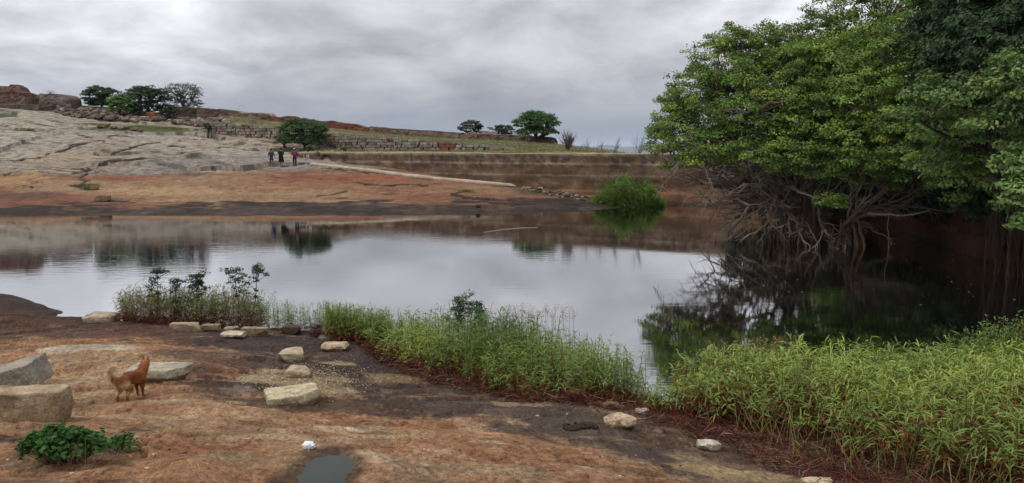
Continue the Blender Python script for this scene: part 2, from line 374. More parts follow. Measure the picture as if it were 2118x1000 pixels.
def H(x, y, full=False):
    x = np.asarray(x, float); y = np.asarray(y, float); shp = x.shape; x = x.ravel(); y = y.ravel()
    z = H0(x, y)
    isn = y < 30
    amp_n = np.where(isn, 1.0, 0.0) * sstep(-.8, .3, z)
    r = np.zeros_like(x)
    k = isn
    if k.any():
        a, b = x[k], y[k]
        e = fbm(a * .45, b * .7, 0, 3, 5) * .11 + fbm(a * 1.6, b * 3.2, 0, 9, 4) * .035 + fbm(a * 6, b * 13, 0, 12, 3) * .013
        q = b * .9 + 1.3 * fbm(a * .28, b * .5, 0, 21, 4); A = .085 * np.clip(fbm(a * .4, b * .6, 0, 31, 3) + .25, 0, 1)
        e = e - A * (q * 1.3 % 1.0)
        q = b * 2.6 + 1.6 * fbm(a * .6, b * 1.3, 0, 22, 4); A = .05 * np.clip(fbm(a * .9, b * 1.3, 0, 33, 3) + .22, 0, 1)
        e = e - A * (q % 1.0)
        r[k] = e * amp_n[k] * sstep(.0, .25, z[k] + .12)
    k = ~isn & (y < 125)
    if k.any():
        a, b = x[k], y[k]; zz = z[k]
        e = fbm(a * .09, b * .12, 0, 41, 4) * .5 * sstep(.8, 3.5, zz) + fbm(a * .5, b * .7, 0, 42, 4) * .10
        q = (b + a * .12) / 5.2 + 1.1 * fbm(a * .055, b * .09, 0, 51, 4); A = .75 * np.clip(fbm(a * .08, b * .11, 0, 52, 3) + .28, 0, 1)
        e = e - A * sstep(1.2, 3.0, zz) * (q % 1.0)
        q = (b - a * .1) / 2.1 + 1.4 * fbm(a * .12, b * .2, 0, 61, 4); A = .32 * np.clip(fbm(a * .15, b * .2, 0, 62, 3) + .1, 0, 1)
        e = e - A * sstep(.4, 2.0, zz) * (q % 1.0)
        # calmer beside the walls
        s1 = sdist(W1x, a, b); calm = sstep(0, 5, np.abs(s1)) * np.where((s1 > 0) & (a > -22), .25, 1)
        r[k] = e * calm * sstep(-.2, .8, zz)
    z = z + r
    cut, lip = crack_field(x, y); z = z - cut + lip
    k = (np.abs(x + 1.8) < 2.5) & (np.abs(y - 6.7) < 2.5)
    if k.any():
        sd_ = poly_sd(PUD, x[k], y[k]); w = sstep(.75, .0, sd_)
        z[k] = z[k] * (1 - w) + (1.44 + np.clip((sd_ - .03) * .16 + .012 * fbm(x[k] * 9, y[k] * 9, 0, 8, 3), -.07, .03)) * w
    z = np.where(y > 500, z + 0 * z, z)
    return (z.reshape(shp), cut.reshape(shp)) if full else z.reshape(shp)

def tgrid():
    inner = np.linspace(-.74, .74, 860); o1 = np.linspace(-1.25, -.745, 70); o2 = np.linspace(.745, 1.25, 50)
    T = np.concatenate([o1, inner, o2])
    Y = np.concatenate([np.linspace(-3.5, 4.8, 30), np.linspace(4.9, 19.9, 330), np.linspace(20.2, 47.5, 50), np.linspace(47.7, 106, 380), np.linspace(107, 130, 24), np.geomspace(135, 700, 30), np.geomspace(800, 60000, 30)])
    return T, Y
T_, Y_ = tgrid()
YY, TT = np.meshgrid(Y_, T_, indexing='ij'); XX = TT * (YY + 4)
ZZ, CUT = H(XX, YY, True)
far_ = YY > 900
ZZ = np.where(far_, -130 + 6 * fbm(XX / 900, YY / 900, 0, 5, 3), ZZ)
x, y, z = XX.ravel(), YY.ravel(), ZZ.ravel(); cut = CUT.ravel()
def HG(a, b):
    """height of the finished sheet of ground"""
    a = np.asarray(a, float); b = np.asarray(b, float); t = a / (b + 4)
    i = np.interp(t, T_, np.arange(len(T_))); j = np.interp(b, Y_, np.arange(len(Y_))); i0 = np.minimum(i.astype(int), len(T_) - 2); j0 = np.minimum(j.astype(int), len(Y_) - 2); u = i - i0; v = j - j0
    return (ZZ[j0, i0] * (1 - u) + ZZ[j0, i0 + 1] * u) * (1 - v) + (ZZ[j0 + 1, i0] * (1 - u) + ZZ[j0 + 1, i0 + 1] * u) * v
def ground(px, py): return raw_ground(px, py, HG)
def hz_(x, y): return float(HG(np.array([x]), np.array([y]))[0])
def c3(*c): return np.array(c, float)[None, :]
def lerp(a, b, w): return a * (1 - w[:, None]) + b * w[:, None]
colr = np.tile(c3(.345, .185, .095), (len(x), 1))
# --- near bank
nA = fbm(x * .4, y * .55, 0, 101, 5); nB = fbm(x * 1.2, y * 1.6, 0, 111, 6, .62); nC = fbm(x * 4.5, y * 5.5, 0, 121, 4, .65); nD = fbm(x * .9, y * 1.3, 0, 131, 5, .6)
colr = lerp(colr, c3(.44, .305, .18), sstep(.0, .48, nA + .35 * nB))
colr = lerp(colr, c3(.25, .11, .055), sstep(.0, .45, nD - .3 * nB) * .85)
colr = lerp(colr, c3(.16, .092, .055), sstep(.14, .42, nB + .3 * nC) * .55)
colr = lerp(colr, c3(.47, .35, .22), sstep(.2, .5, nC + .4 * nD) * .5)
m_ = sstep(.66, .36, z + .22 * nB + .25 * nD + .10 * nC) * sstep(-7.5, -4.5, x); m_ = np.maximum(m_, sstep(.40, .22, z + .10 * nB + .12 * nD)) * (y < 30)
colr = lerp(colr, np.where((nC > .1)[:, None], c3(.150, .102, .070), c3(.075, .050, .036)), m_ * .92)
STAINS = [ # px, py, rx, ry (picture), colour, strength
 (100, 655, 330, 38, (.075, .045, .032), 1.0), (40, 628, 160, 18, (.05, .033, .028), 1.0), (330, 690, 200, 24, (.10, .060, .045), .9), (560, 708, 210, 28, (.052, .040, .038), 1.0), (430, 735, 120, 18, (.09, .06, .045), .8),
 (860, 780, 200, 52, (.060, .045, .038), 1.0), (740, 745, 100, 38, (.055, .042, .04), 1.0), (980, 848, 230, 34, (.075, .060, .052), 1.0), (1170, 872, 170, 34, (.080, .064, .056), 1.0), (1330, 925, 120, 26, (.075, .062, .055), .95),
 (480, 800, 110, 28, (.055, .040, .033), .95), (420, 765, 60, 16, (.075, .05, .04), .8), (660, 835, 240, 26, (.075, .052, .04), .95), (560, 745, 70, 18, (.06, .045, .04), .9),
 (1440, 985, 60, 22, (.08, .065, .055), .8), (1250, 965, 120, 12, (.10, .07, .055), .6),
 (40, 915, 80, 22, (.05, .038, .030), .9), (300, 890, 45, 28, (.07, .055, .045), .85), (130, 935, 110, 26, (.045, .033, .025), .9), (150, 987, 200, 7, (.08, .055, .045), .8),
 (190, 727, 100, 12, (.50, .43, .31), .95), (230, 745, 150, 14, (.34, .24, .14), .6), (560, 770, 75, 26, (.36, .28, .17), 1.0), (330, 860, 200, 12, (.46, .33, .19), .6), (620, 900, 160, 12, (.44, .30, .17), .6), (900, 945, 200, 14, (.40, .23, .12), .6), (670, 800, 70, 20, (.36, .28, .17), 1.0), (640, 780, 80, 22, (.36, .28, .17), .9),
 (440, 782, 52, 5, (.50, .42, .30), 1.0), (487, 806, 42, 11, (.22, .17, .14), 1.0), (400, 832, 60, 6, (.45, .35, .22), .9), (540, 842, 60, 8, (.40, .30, .15), .9), (330, 828, 45, 4, (.45, .36, .25), .8),
 (735, 880, 36, 7, (.47, .38, .25), 1.0), (1018, 916, 36, 5, (.5, .38, .25), 1.0), (830, 778, 70, 14, (.32, .22, .12), .8), (1080, 835, 60, 8, (.35, .25, .15), .7), (1530, 985, 130, 34, (.36, .26, .14), 1.0), (1430, 945, 60, 12, (.34, .25, .15), .7),
 (700, 748, 40, 6, (.40, .30, .18), .8), (380, 890, 90, 18, (.36, .25, .11), .6), (120, 820, 120, 30, (.27, .16, .075), .6), (480, 885, 70, 10, (.36, .18, .12), .6)]
def stain(px, py, rx, ry, c, k, warp=1.0, soft=.55):
    global colr
    if c[0] < .12 and py > 500: c = (c[0] * 1.30, c[1] * 1.18, c[2] * 1.05); k = k * .92
    P = np.array(raw_ground(px, py, H0)); Pl = np.array(at_z(px, py + ry, P[2])); Ph = np.array(at_z(px, py - ry, P[2])) if py - ry > 320 else P
    wx = rx / FPX * P[1] * 1.03; wy = max(.5 * abs(Ph[1] - Pl[1]), .05)
    if P[1] > 45: wy = ry * P[1] / (FPX * .17)
    R = max(wx, wy) * 2.2
    m_ = np.where((np.abs(x - P[0]) < wx * 2) & (np.abs(y - P[1]) < wy * 2.2))[0]
    if not len(m_): return
    q = np.hypot((x[m_] - P[0]) / wx, (y[m_] - P[1]) / wy) + warp * (nD[m_] * .55 + nB[m_] * .55 + nC[m_] * .3)
    w = sstep(1.0 + soft * .5, 1.0 - soft * .5, q) * k
    colr[m_] = colr[m_] * (1 - w[:, None]) + np.array(c)[None] * (0.9 + .25 * nC[m_])[:, None] * w[:, None]
for s_ in STAINS: stain(*s_, **(dict(warp=.5, soft=.25) if s_[4][0] > .34 or s_[3] < 12 else {}))
pd = poly_sd(PUD, x, y); m_ = sstep(.17, .0, pd + .16 * nB + .1 * nC); m_ = np.where(np.abs(y - 6.7) < 2.5, m_, 0); colr = lerp(colr, c3(.075, .052, .036), m_ * .85)
# mud under the weeds and the drowned ground
m_ = sstep(.10, -.05, z + .05 * nB) * (y < 30); colr = lerp(colr, c3(.05, .035, .028), m_)
# --- far bank
F_ = (y >= 30)
nE = fbm(x * .06, y * .16, 0, 201, 5, .6); nF = fbm(x * .3, y * .9, 0, 211, 5, .6); nG = fbm(x * 1.4, y * 2.5, 0, 221, 4, .6)
zz = z + .22 * nE + .12 * nF
pale = np.tile(c3(.33, .29, .23), (len(x), 1)); pale = lerp(pale, c3(.225, .205, .18), sstep(-.1, .45, nE)); pale = lerp(pale, c3(.37, .325, .26), sstep(.0, .5, nF) * .6)
pale = lerp(pale, c3(.31, .22, .145), sstep(.12, .45, fbm(x * .05 + 9, y * .08, 0, 231, 4)) * .55); pale = lerp(pale, c3(.11, .10, .085), sstep(.1, .4, nG) * .75)
orng = np.tile(c3(.235, .130, .072), (len(x), 1)); orng = lerp(orng, c3(.17, .068, .038), sstep(.0, .4, nE + .5 * nF) * .85); orng = lerp(orng, c3(.29, .195, .115), sstep(.05, .5, -nE + .4 * nF) * .8); orng = lerp(orng, c3(.15, .075, .045), sstep(.2, .5, nG) * .45)
dark = np.tile(c3(.036, .025, .020), (len(x), 1)); dark = lerp(dark, c3(.072, .049, .038), sstep(-.1, .4, nF + .4 * nG)); dark = lerp(dark, c3(.13, .10, .085), sstep(.3, .6, nG) * .5)
fc = lerp(dark, orng, sstep(.30, .50, zz + .16 * nG + .28 * nF + .2 * fbm(x * .12, y * .3, 0, 251, 3) + np.interp(x, [-40, -25, -10, 0], [0.0, 0, -.12, -.2])))
side = sstep(-14, -30, x)               # the pale rock reaches lower on the left
fc = lerp(fc, pale, sstep(2.35, 3.0, zz + .45 * side + .15 * nE))
dsh = fbm(x * .35, y * 1.5 + .3 * x, 0, 241, 4, .6); fc = lerp(fc, c3(.09, .078, .065), sstep(.26, .36, dsh) * sstep(1.4, 2.4, zz) * .85)
fc = lerp(fc, c3(.035, .03, .026), sstep(.015, .08, cut) * .95)
grass = np.tile(c3(.085, .085, .038), (len(x), 1)); grass = lerp(grass, c3(.20, .17, .085), sstep(-.1, .4, nF)); grass = lerp(grass, c3(.12, .085, .05), sstep(.1, .5, nG) * .7)
s1 = sdist(W1x, x, y); s2 = sdist(W2x, x, y)
terrace = (s1 > .3) & (x > -30); gw = terrace * sstep(-24.5, -19, x + 2 * nF)
gw = np.where((x < 1) & (y > 76) & (s2 < 0) , gw * sstep(-.1, .2, nF + .1), gw)
gw = np.maximum(gw, (s2 > .2) & (x > -40))
fc = lerp(fc, grass, np.clip(gw, 0, 1) * .95)
fc = lerp(fc, grass * .8, sstep(99, 103, y + 3 * nE) * (x <= -40) * .9)
fc = lerp(fc, c3(.055, .075, .05), sstep(118, 200, y))
colr = np.where(F_[:, None], fc, colr)
pl = fbm(x / 700, y / 700, 0, 301, 5); colr = np.where((y > 500)[:, None], lerp(np.tile(c3(.05, .075, .05), (len(x), 1)), c3(.16, .14, .09), sstep(-.05, .3, pl)), colr)
# moss and grass hollows on the far slope
MOSS = [(32, 263, 38, 4, (.06, .085, .02), 1.0), (195, 253, 28, 3, (.07, .09, .025), 1.0), (230, 262, 60, 3, (.10, .10, .04), .9), (330, 262, 70, 6, (.09, .10, .035), 1.0), (15, 236, 20, 5, (.08, .08, .035), .9),
 (185, 385, 18, 5, (.06, .08, .025), 1.0), (400, 325, 14, 4, (.07, .07, .03), .9), (495, 291, 12, 2, (.11, .11, .04), 1), (450, 279, 14, 3, (.09, .10, .04), 1), (640, 310, 55, 5, (.10, .12, .04), 1), (580, 306, 25, 2.5, (.11, .11, .04), 1),
 (770, 320, 60, 3, (.10, .11, .04), .9), (965, 394, 16, 3, (.07, .10, .03), 1), (1060, 388, 40, 5, (.07, .075, .03), .9), (1130, 400, 70, 8, (.09, .065, .04), .9), (1010, 388, 60, 3, (.30, .2, .12), .5), (60, 405, 60, 8, (.12, .07, .05), .8), (30, 372, 60, 10, (.42, .26, .12), .6),
 (770, 368, 110, 9, (.25, .085, .045), .7), (650, 372, 90, 7, (.24, .085, .045), .55), (250, 368, 90, 7, (.27, .11, .06), .5), (330, 395, 160, 8, (.44, .28, .15), .6)]
for s_ in MOSS: stain(*s_, warp=.6)
nx, ny = len(T_), len(Y_)
idx = np.arange(nx * ny).reshape(ny, nx)
Fq = np.stack([idx[:-1, :-1], idx[:-1, 1:], idx[1:, 1:], idx[1:, :-1]], -1).reshape(-1, 4)
V_ = np.stack([x, y, z], 1)
tag(mk('ground', V_, Fq, M['ground'], col=np.clip(colr, .012, .6)), 'bare granite ground of orange, grey and dark stained rock around the pond', kind='structure')

# water sheets
def flat_poly(P, zc, n=1):
    P = np.asarray(P); return np.column_stack([P, np.full(len(P), zc)])
wp = [(-110, 16), (-30, 10), (15, 6), (20.4, 6), (20.9, 40), (20, 52), (17, 57.5), (12, 62), (-20, 62), (-110, 66)]
me = bpy.data.meshes.new('pond_water'); me.from_pydata([(a, b, 0) for a, b in wp], [], [tuple(range(len(wp)))]); me.materials.append(M['water'])
o = bpy.data.objects.new('pond_water', me); COL.objects.link(o); tag(o, 'still dark pond water mirroring the cloudy sky and the trees', kind='structure')
me = bpy.data.meshes.new('puddle_water'); me.from_pydata([(a, b, 1.425) for a, b in (PUD - PUD.mean(0)) * 1.25 + PUD.mean(0)], [], [tuple(range(len(PUD)))]); me.materials.append(M['puddle'])
o = bpy.data.objects.new('puddle_water', me); COL.objects.link(o); tag(o, 'small dark rain puddle in a hollow of the orange rock', kind='structure')
# ------------------------------------------------------------------ geometry builders
RNG = np.random.default_rng(7)
def _cube(n):
    key = {}; V = []; F = []
    for ax in range(3):
        for sg in (-1, 1):
            g = {}
            for i in range(n + 1):
                for j in range(n + 1):
                    p = [0, 0, 0]; p[ax] = sg * n; p[(ax + 1) % 3] = 2 * i - n; p[(ax + 2) % 3] = 2 * j - n
                    k = tuple(p)
                    if k not in key: key[k] = len(V); V.append([c / n for c in p])
                    g[i, j] = key[k]
            for i in range(n):
                for j in range(n):
                    q = [g[i, j], g[i + 1, j], g[i + 1, j + 1], g[i, j + 1]]
                    F.append(q if sg > 0 else q[::-1])
    return np.array(V), np.array(F)
CUBES = {n: _cube(n) for n in (1, 2, 3, 16, 22)}
def rotz(a): c, s = math.cos(a), math.sin(a); return np.array([[c, -s, 0], [s, c, 0], [0, 0, 1]])
def rotx(a): c, s = math.cos(a), math.sin(a); return np.array([[1, 0, 0], [0, c, -s], [0, s, c]])
def roty(a): c, s = math.cos(a), math.sin(a); return np.array([[c, 0, s], [0, 1, 0], [-s, 0, c]])
def stone(w, d, h, seed, k=7, cuts=5, cutmin=.62, amp=.05, n=16, taper=0.0):
    """one quarried or broken block; bottom at z=0"""
    r = np.random.default_rng(seed); V, F = CUBES[n]; V = V.copy()
    nr = (np.abs(V)**k).sum(1)**(1 / k); V = V / nr[:, None]
    for _ in range(cuts):
        nv = r.normal(size=3); nv[2] *= .7; nv /= np.linalg.norm(nv); lim = r.uniform(cutmin, .98) * np.abs(nv).sum() * .92
        s = V @ nv; V = V - nv[None] * np.maximum(s - lim, 0)[:, None] * .96
    V[:, 0] *= 1 - taper * (V[:, 2] < 0) * np.abs(V[:, 2]); V[:, 1] *= 1 - taper * (V[:, 2] < 0) * np.abs(V[:, 2])
    P = V * np.array([w, d, h]) / 2; sc = 3.0 / max(w, d, h); e = fbm(P[:, 0] * sc + seed, P[:, 1] * sc, P[:, 2] * sc, 5, 4, .6) * amp * max(w, d, h) * 1.3
    e2 = fbm(P[:, 0] * sc * 4 + seed, P[:, 1] * sc * 4, P[:, 2] * sc * 4, 6, 2) * amp * .3 * max(w, d, h)
    nn_ = P / (np.linalg.norm(P, axis=1)[:, None] + 1e-6); P = P + nn_ * (e + e2)[:, None]
    P[:, 2] -= P[:, 2].min(); return P, F
def rockfield(pts, sizes, seed, n=2, flat=.7, sink=.25):
    r = np.random.default_rng(seed); V0, F0 = CUBES[n]; V0 = V0 / ((np.abs(V0)**4).sum(1)**.25)[:, None]; Vs = []; Fs = []; off = 0
    for (a, b, c), s in zip(pts, sizes):
        V = V0 * r.uniform(.75, 1.15, size=V0.shape); V = V * np.array([r.uniform(.8, 1.5), r.uniform(.7, 1.2), r.uniform(.5, 1) * flat]) * s / 2
        V = V @ rotx(r.uniform(-.4, .4)).T @ rotz(r.uniform(0, 6.3)).T; V[:, 2] += s * flat * (.5 - sink)
        Vs.append(V + np.array([a, b, c])); Fs.append(F0 + off); off += len(V)
    return np.vstack(Vs), np.vstack(Fs)
class Tubes:
    def __init__(s): s.V = []; s.F = []; s.C = []; s.n = 0
    def add(s, P, R, k=5, col=(.1, .08, .06), cap=True):
        P = np.asarray(P, float); n = len(P); R = np.asarray(R, float) * np.ones(n)
        T = np.gradient(P, axis=0); T /= np.linalg.norm(T, axis=1)[:, None] + 1e-9
        ref = np.array([0.31, .12, .94]) if abs(T[:, 2]).mean() < .8 else np.array([.95, .2, .1])
        A = np.cross(T, ref); A /= np.linalg.norm(A, axis=1)[:, None] + 1e-9; B = np.cross(T, A)
        th = np.linspace(0, 2 * math.pi, k, endpoint=False)
        ring = P[:, None] + R[:, None, None] * (A[:, None] * np.cos(th)[None, :, None] + B[:, None] * np.sin(th)[None, :, None])
        i = np.arange(n * k).reshape(n, k); j = np.roll(i, -1, 1)
        s.F.append(np.stack([i[:-1], j[:-1], j[1:], i[1:]], -1).reshape(-1, 4) + s.n)
        s.V.append(ring.reshape(-1, 3)); s.C.append(np.tile(np.asarray(col, float), (n * k, 1)) if np.ndim(col) == 1 else np.repeat(col, k, 0)); s.n += n * k
    def build(s, name, mat, parent=None): 
        return mk(name, np.vstack(s.V), np.vstack(s.F), mat, parent, np.vstack(s.C))
def wiggle(a, b, n, amp, r, sag=0.0):
    a = np.asarray(a, float); b = np.asarray(b, float); t = np.linspace(0, 1, n)[:, None]; L = np.linalg.norm(b - a)
    w = np.cumsum(r.normal(size=(n, 3)), 0); w -= w[0] + t * (w[-1] - w[0]); P = a + (b - a) * t + w * amp * L / n**.5 * .6
    P[:, 2] += sag * L * 4 * (t * (1 - t))[:, 0]; return P
def strips(base, dirs, L, w, droop, col, seg=3, prof=(.35, 1, .8, .06), roll=None, colt=None):
    """many arching leaves: base (n,3), dirs (n,3) unit, L, w, droop (n,)"""
    n = len(base); up = np.array([0, 0, 1.0]); side = np.cross(dirs, up); side /= np.linalg.norm(side, axis=1)[:, None] + 1e-6
    if roll is not None:
        nrm = np.cross(side, dirs); side = side * np.cos(roll)[:, None] + nrm * np.sin(roll)[:, None]
    ts = np.linspace(0, 1, seg + 1); V = np.zeros((n, seg + 1, 2, 3)); C = np.zeros((n, seg + 1, 2, 3))
    for i, t in enumerate(ts):
        c = base + dirs * (L * t)[:, None]; c[:, 2] -= droop * L * t * t; hw = (w * prof[i] / 2)[:, None]
        V[:, i, 0] = c - side * hw; V[:, i, 1] = c + side * hw
        cc = col if colt is None else col * (1 - t) + colt * t
        C[:, i, 0] = cc; C[:, i, 1] = cc
    idx = np.arange(n * (seg + 1) * 2).reshape(n, seg + 1, 2)
    F = np.stack([idx[:, :-1, 0], idx[:, :-1, 1], idx[:, 1:, 1], idx[:, 1:, 0]], -1).reshape(-1, 4)
    return V.reshape(-1, 3), F, C.reshape(-1, 3)
def join(parts):
    V, F, C, off = [], [], [], 0
    for v, f, c in parts: V.append(v); F.append(f + off); C.append(c); off += len(v)
    return np.vstack(V), np.vstack(F), np.vstack(C)
def leaves(cen, nrm, size, col, r, asp=.5):
    """flat-ish leaf blades: 4 corner rhombus folded on the midrib"""
    n = len(cen); a = r.normal(size=(n, 3)); a -= nrm * (a * nrm).sum(1)[:, None]; a /= np.linalg.norm(a, axis=1)[:, None]; b = np.cross(nrm, a)
    L = size[:, None]; V = np.stack([cen - a * L * .5, cen + b * L * asp * .5 + nrm * L * .07, cen + a * L * .5, cen - b * L * asp * .5 + nrm * L * .07], 1)
    return V.reshape(-1, 3), np.arange(4 * n).reshape(n, 4), np.repeat(col, 4, 0)
def clump_leaves(C, R, n_per, size, c_lo, c_hi, r, outward=None, asp=.5, flat=.7, up=.5, jit=.18):
    n = len(C); per = n_per
    d = r.normal(size=(n, per, 3)); d[..., 2] = np.abs(d[..., 2]) * .8 - .25 * r.random((n, per)); d /= np.linalg.norm(d, axis=2)[..., None]
    rad = r.uniform(.45, 1.05, size=(n, per, 1)) * R[:, None, None]; sq = np.array([1, 1, flat]); P = C[:, None] + d * rad * sq
    nr = d * (1 - up) + np.array([0, 0, up]) + r.normal(size=d.shape) * .45
    if outward is not None: nr = nr + outward[:, None] * .35
    nr /= np.linalg.norm(nr, axis=2)[..., None]
    k = r.random((n, 1, 1)) * .65 + r.random((n, per, 1)) * .35; col = np.array(c_lo) * (1 - k) + np.array(c_hi) * k; col = col * (1 + jit * r.normal(size=(n, per, 1)))
    sz = size * r.uniform(.65, 1.25, size=(n * per))
    return leaves(P.reshape(-1, 3), nr.reshape(-1, 3), sz, np.clip(col.reshape(-1, 3), .005, 1), r, asp)

# ------------------------------------------------------------------ the retaining wall round the pond
def wall_lower():
    P, S = resample(WALL1, 0.22); n = len(P)
    T = np.gradient(P, axis=0); T /= np.linalg.norm(T, axis=1)[:, None]; nrm = np.stack([T[:, 1], -T[:, 0]], 1)      # towards the water
    prof = []                                                  # (z, outward offset)
    zs = [4.0, 3.93, 3.7, 3.5, 3.3, 3.12, 3.10, 3.07, 2.9, 2.75, 2.6, 2.45, 2.3, 2.15, 2.13, 2.10, 1.95, 1.8, 1.65, 1.5, 1.35, 1.2, 1.05, .9, .88, .85, .7, .55, .4, .25, .1, -.1, -.5, -1.6]
    off = [0, .05, .06, .07, .07, .08, .14, .16, .16, .16, .17, .17, .18, .18, .23, .25, .25, .26, .26, .27, .27, .28, .28, .29, .32, .34, .36, .38, .40, .42, .45, .48, .55, .65]
    zs = [4.02, 4.04] + zs; off = [-1.0, -.5] + off
    zs = np.array(zs); off = np.array(off); m = len(zs)
    X = np.zeros((n, m, 3)); s = S[:, None] + 0 * zs[None]; zz = zs[None] + 0 * s
    disp = fbm(s * .9, zz * 1.6, 0, 401, 4) * .12 + fbm(s * 4, zz * 5, 0, 402, 3) * .06
    topw = fbm(s * .25, 0 * s, 0, 403, 3) * .06 + fbm(s * 2, 0 * s, 0, 404, 2) * .03
    o = off[None] + disp; zz2 = zz + topw * (zz > 3.4) + fbm(s * .2, zz * 0, 0, 405, 3) * .05 * (zz <= 3.4)
    for i in range(2): X[:, :, i] = P[:, None, i] + nrm[:, None, i] * o
    X[:, :, 2] = zz2
    # collapsed drain hole and the dent beside it
    hp = np.array(raw_ground(676, 341, H0)); d1 = np.array(at_d(673, 332, 75.2))
    i0 = np.argmin(np.abs(P[:, 0] / P[:, 1] - d1[0] / d1[1])); s0 = S[i0]; z0 = d1[2]
    rr = np.hypot(s - s0, (zz2 - z0) * 1.0); hole = np.exp(-(rr / .42)**4)
    i1 = np.argmin(np.abs(P[:, 0] / P[:, 1] - (661 - 1059) / FPX)); r1 = np.hypot(s - S[i1], (zz2 - (z0 + .55)) * 1.0); hole2 = np.exp(-(r1 / .24)**4)
    for i in range(2): X[:, :, i] -= nrm[:, None, i] * (hole * .8 + hole2 * .35)
    sv, zv = s.ravel(), zz2.ravel(); N = len(sv)
    a = fbm(sv * .5, zv * 1.2, 0, 411, 5, .6); b_ = fbm(sv * 3.5, zv * .7, 0, 421, 4, .6); c_ = fbm(sv * 3, zv * 4, 0, 431, 4, .65); e_ = fbm(sv * .12, zv * .3, 0, 441, 3)
    col = np.tile(c3(.14, .088, .056), (N, 1)); col = lerp(col, c3(.20, .14, .092), sstep(-.05, .4, a + .3 * c_) * .8); col = lerp(col, c3(.105, .062, .042), sstep(.0, .4, -a + .3 * c_) * .8)
    col = lerp(col, c3(.075, .055, .047), sstep(-.1, .25, b_ + .5 * e_) * sstep(2.2, 3.3, zv + .6 * a) * .85)
    col = lerp(col, c3(.32, .26, .20), sstep(.22, .42, c_ + .3 * b_) * sstep(1.6, 3.0, zv) * .35)
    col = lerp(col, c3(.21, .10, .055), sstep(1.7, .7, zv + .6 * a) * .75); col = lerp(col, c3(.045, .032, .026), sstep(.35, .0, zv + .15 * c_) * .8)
    k = sv > S[-1] * .52; col = lerp(col, c3(.085, .034, .02), (k * sstep(3.4, 1.5, zv + .4 * a)) * .9); col = col * np.where(k, .42, .85)[:, None]  # right-hand stretch: shade under the trees put into the wall colour
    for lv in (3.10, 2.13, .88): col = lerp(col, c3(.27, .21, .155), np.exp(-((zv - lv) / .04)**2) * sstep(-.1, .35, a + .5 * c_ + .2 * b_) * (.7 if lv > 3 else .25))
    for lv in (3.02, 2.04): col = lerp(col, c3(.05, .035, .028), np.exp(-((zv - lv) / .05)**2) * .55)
    col = lerp(col, c3(.30, .26, .16), sstep(3.9, 3.98, zv) * .8); col = lerp(col, c3(.02, .014, .012), np.maximum(hole, hole2).ravel() * .9)
    i = np.arange(n * m).reshape(n, m); F = np.stack([i[:-1, :-1], i[:-1, 1:], i[1:, 1:], i[1:, :-1]], -1).reshape(-1, 4)
    w = thing('retaining_wall', 'long curved brown plastered retaining wall with ledges along the far side of the pond', 'wall', (0, 0, 0))
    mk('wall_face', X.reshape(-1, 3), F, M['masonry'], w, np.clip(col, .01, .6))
    # painted letters L M near the walkers
    ch = {'L': [((0, 1), (0, 0)), ((0, 0), (.6, 0))], 'M': [((0, 0), (.1, 1)), ((.1, 1), (.45, .4)), ((.45, .4), (.8, 1)), ((.8, 1), (.9, 0))]}
    i2 = np.argmin(np.abs(P[:, 0] / P[:, 1] - (632 - 1059) / FPX)); V = []; Fz = []
    def put(u, v):
        k = min(n - 1, int(i2 + u / .22)); f = (i2 + u / .22) - int(i2 + u / .22); q = P[k] * (1 - f) + P[min(k + 1, n - 1)] * f + nrm[k] * .22; return [q[0], q[1], v]
    u0 = 0
    for c in 'LM':
        for (ax, ay), (bx, by) in ch[c]:
            A = np.array([u0 + ax * .3, 3.42 + ay * .36]); B = np.array([u0 + bx * .3, 3.42 + by * .36]); dd = (B - A) / np.linalg.norm(B - A); nn2 = np.array([-dd[1], dd[0]]) * .03
            V += [put(*(A - nn2)), put(*(B - nn2)), put(*(B + nn2)), put(*(A + nn2))]; Fz.append(range(len(V) - 4, len(V)))
        u0 += .34
    mk('painted_letters', np.array(V), np.array([list(f) for f in Fz]), M['cloth'], w, np.tile(c3(.5, .45, .38), (len(V), 1)), smooth=False)
    # pale worn kerb of rough mortar along the foot
    pts = [(645, 341), (700, 347), (760, 354), (820, 362), (880, 369), (940, 375), (1000, 380), (1075, 386)]
    Q = [raw_ground(a_, b2, H0) for a_, b2 in pts]; Q, qs = resample(Q, .2); rr_ = .17 + .05 * fbm(qs, qs * 0, 0, 9, 3); Q[:, 2] += .02
    Q[:, 1] += fbm(qs * .6, qs * 0, 0, 12, 3) * .15
    T_ = Tubes(); T_.add(Q, rr_ * 1.2, 8, (.40, .335, .255)); T_.build('footing', M['masonry'], w)
    return P, S, nrm
WP, WS, WN = wall_lower()

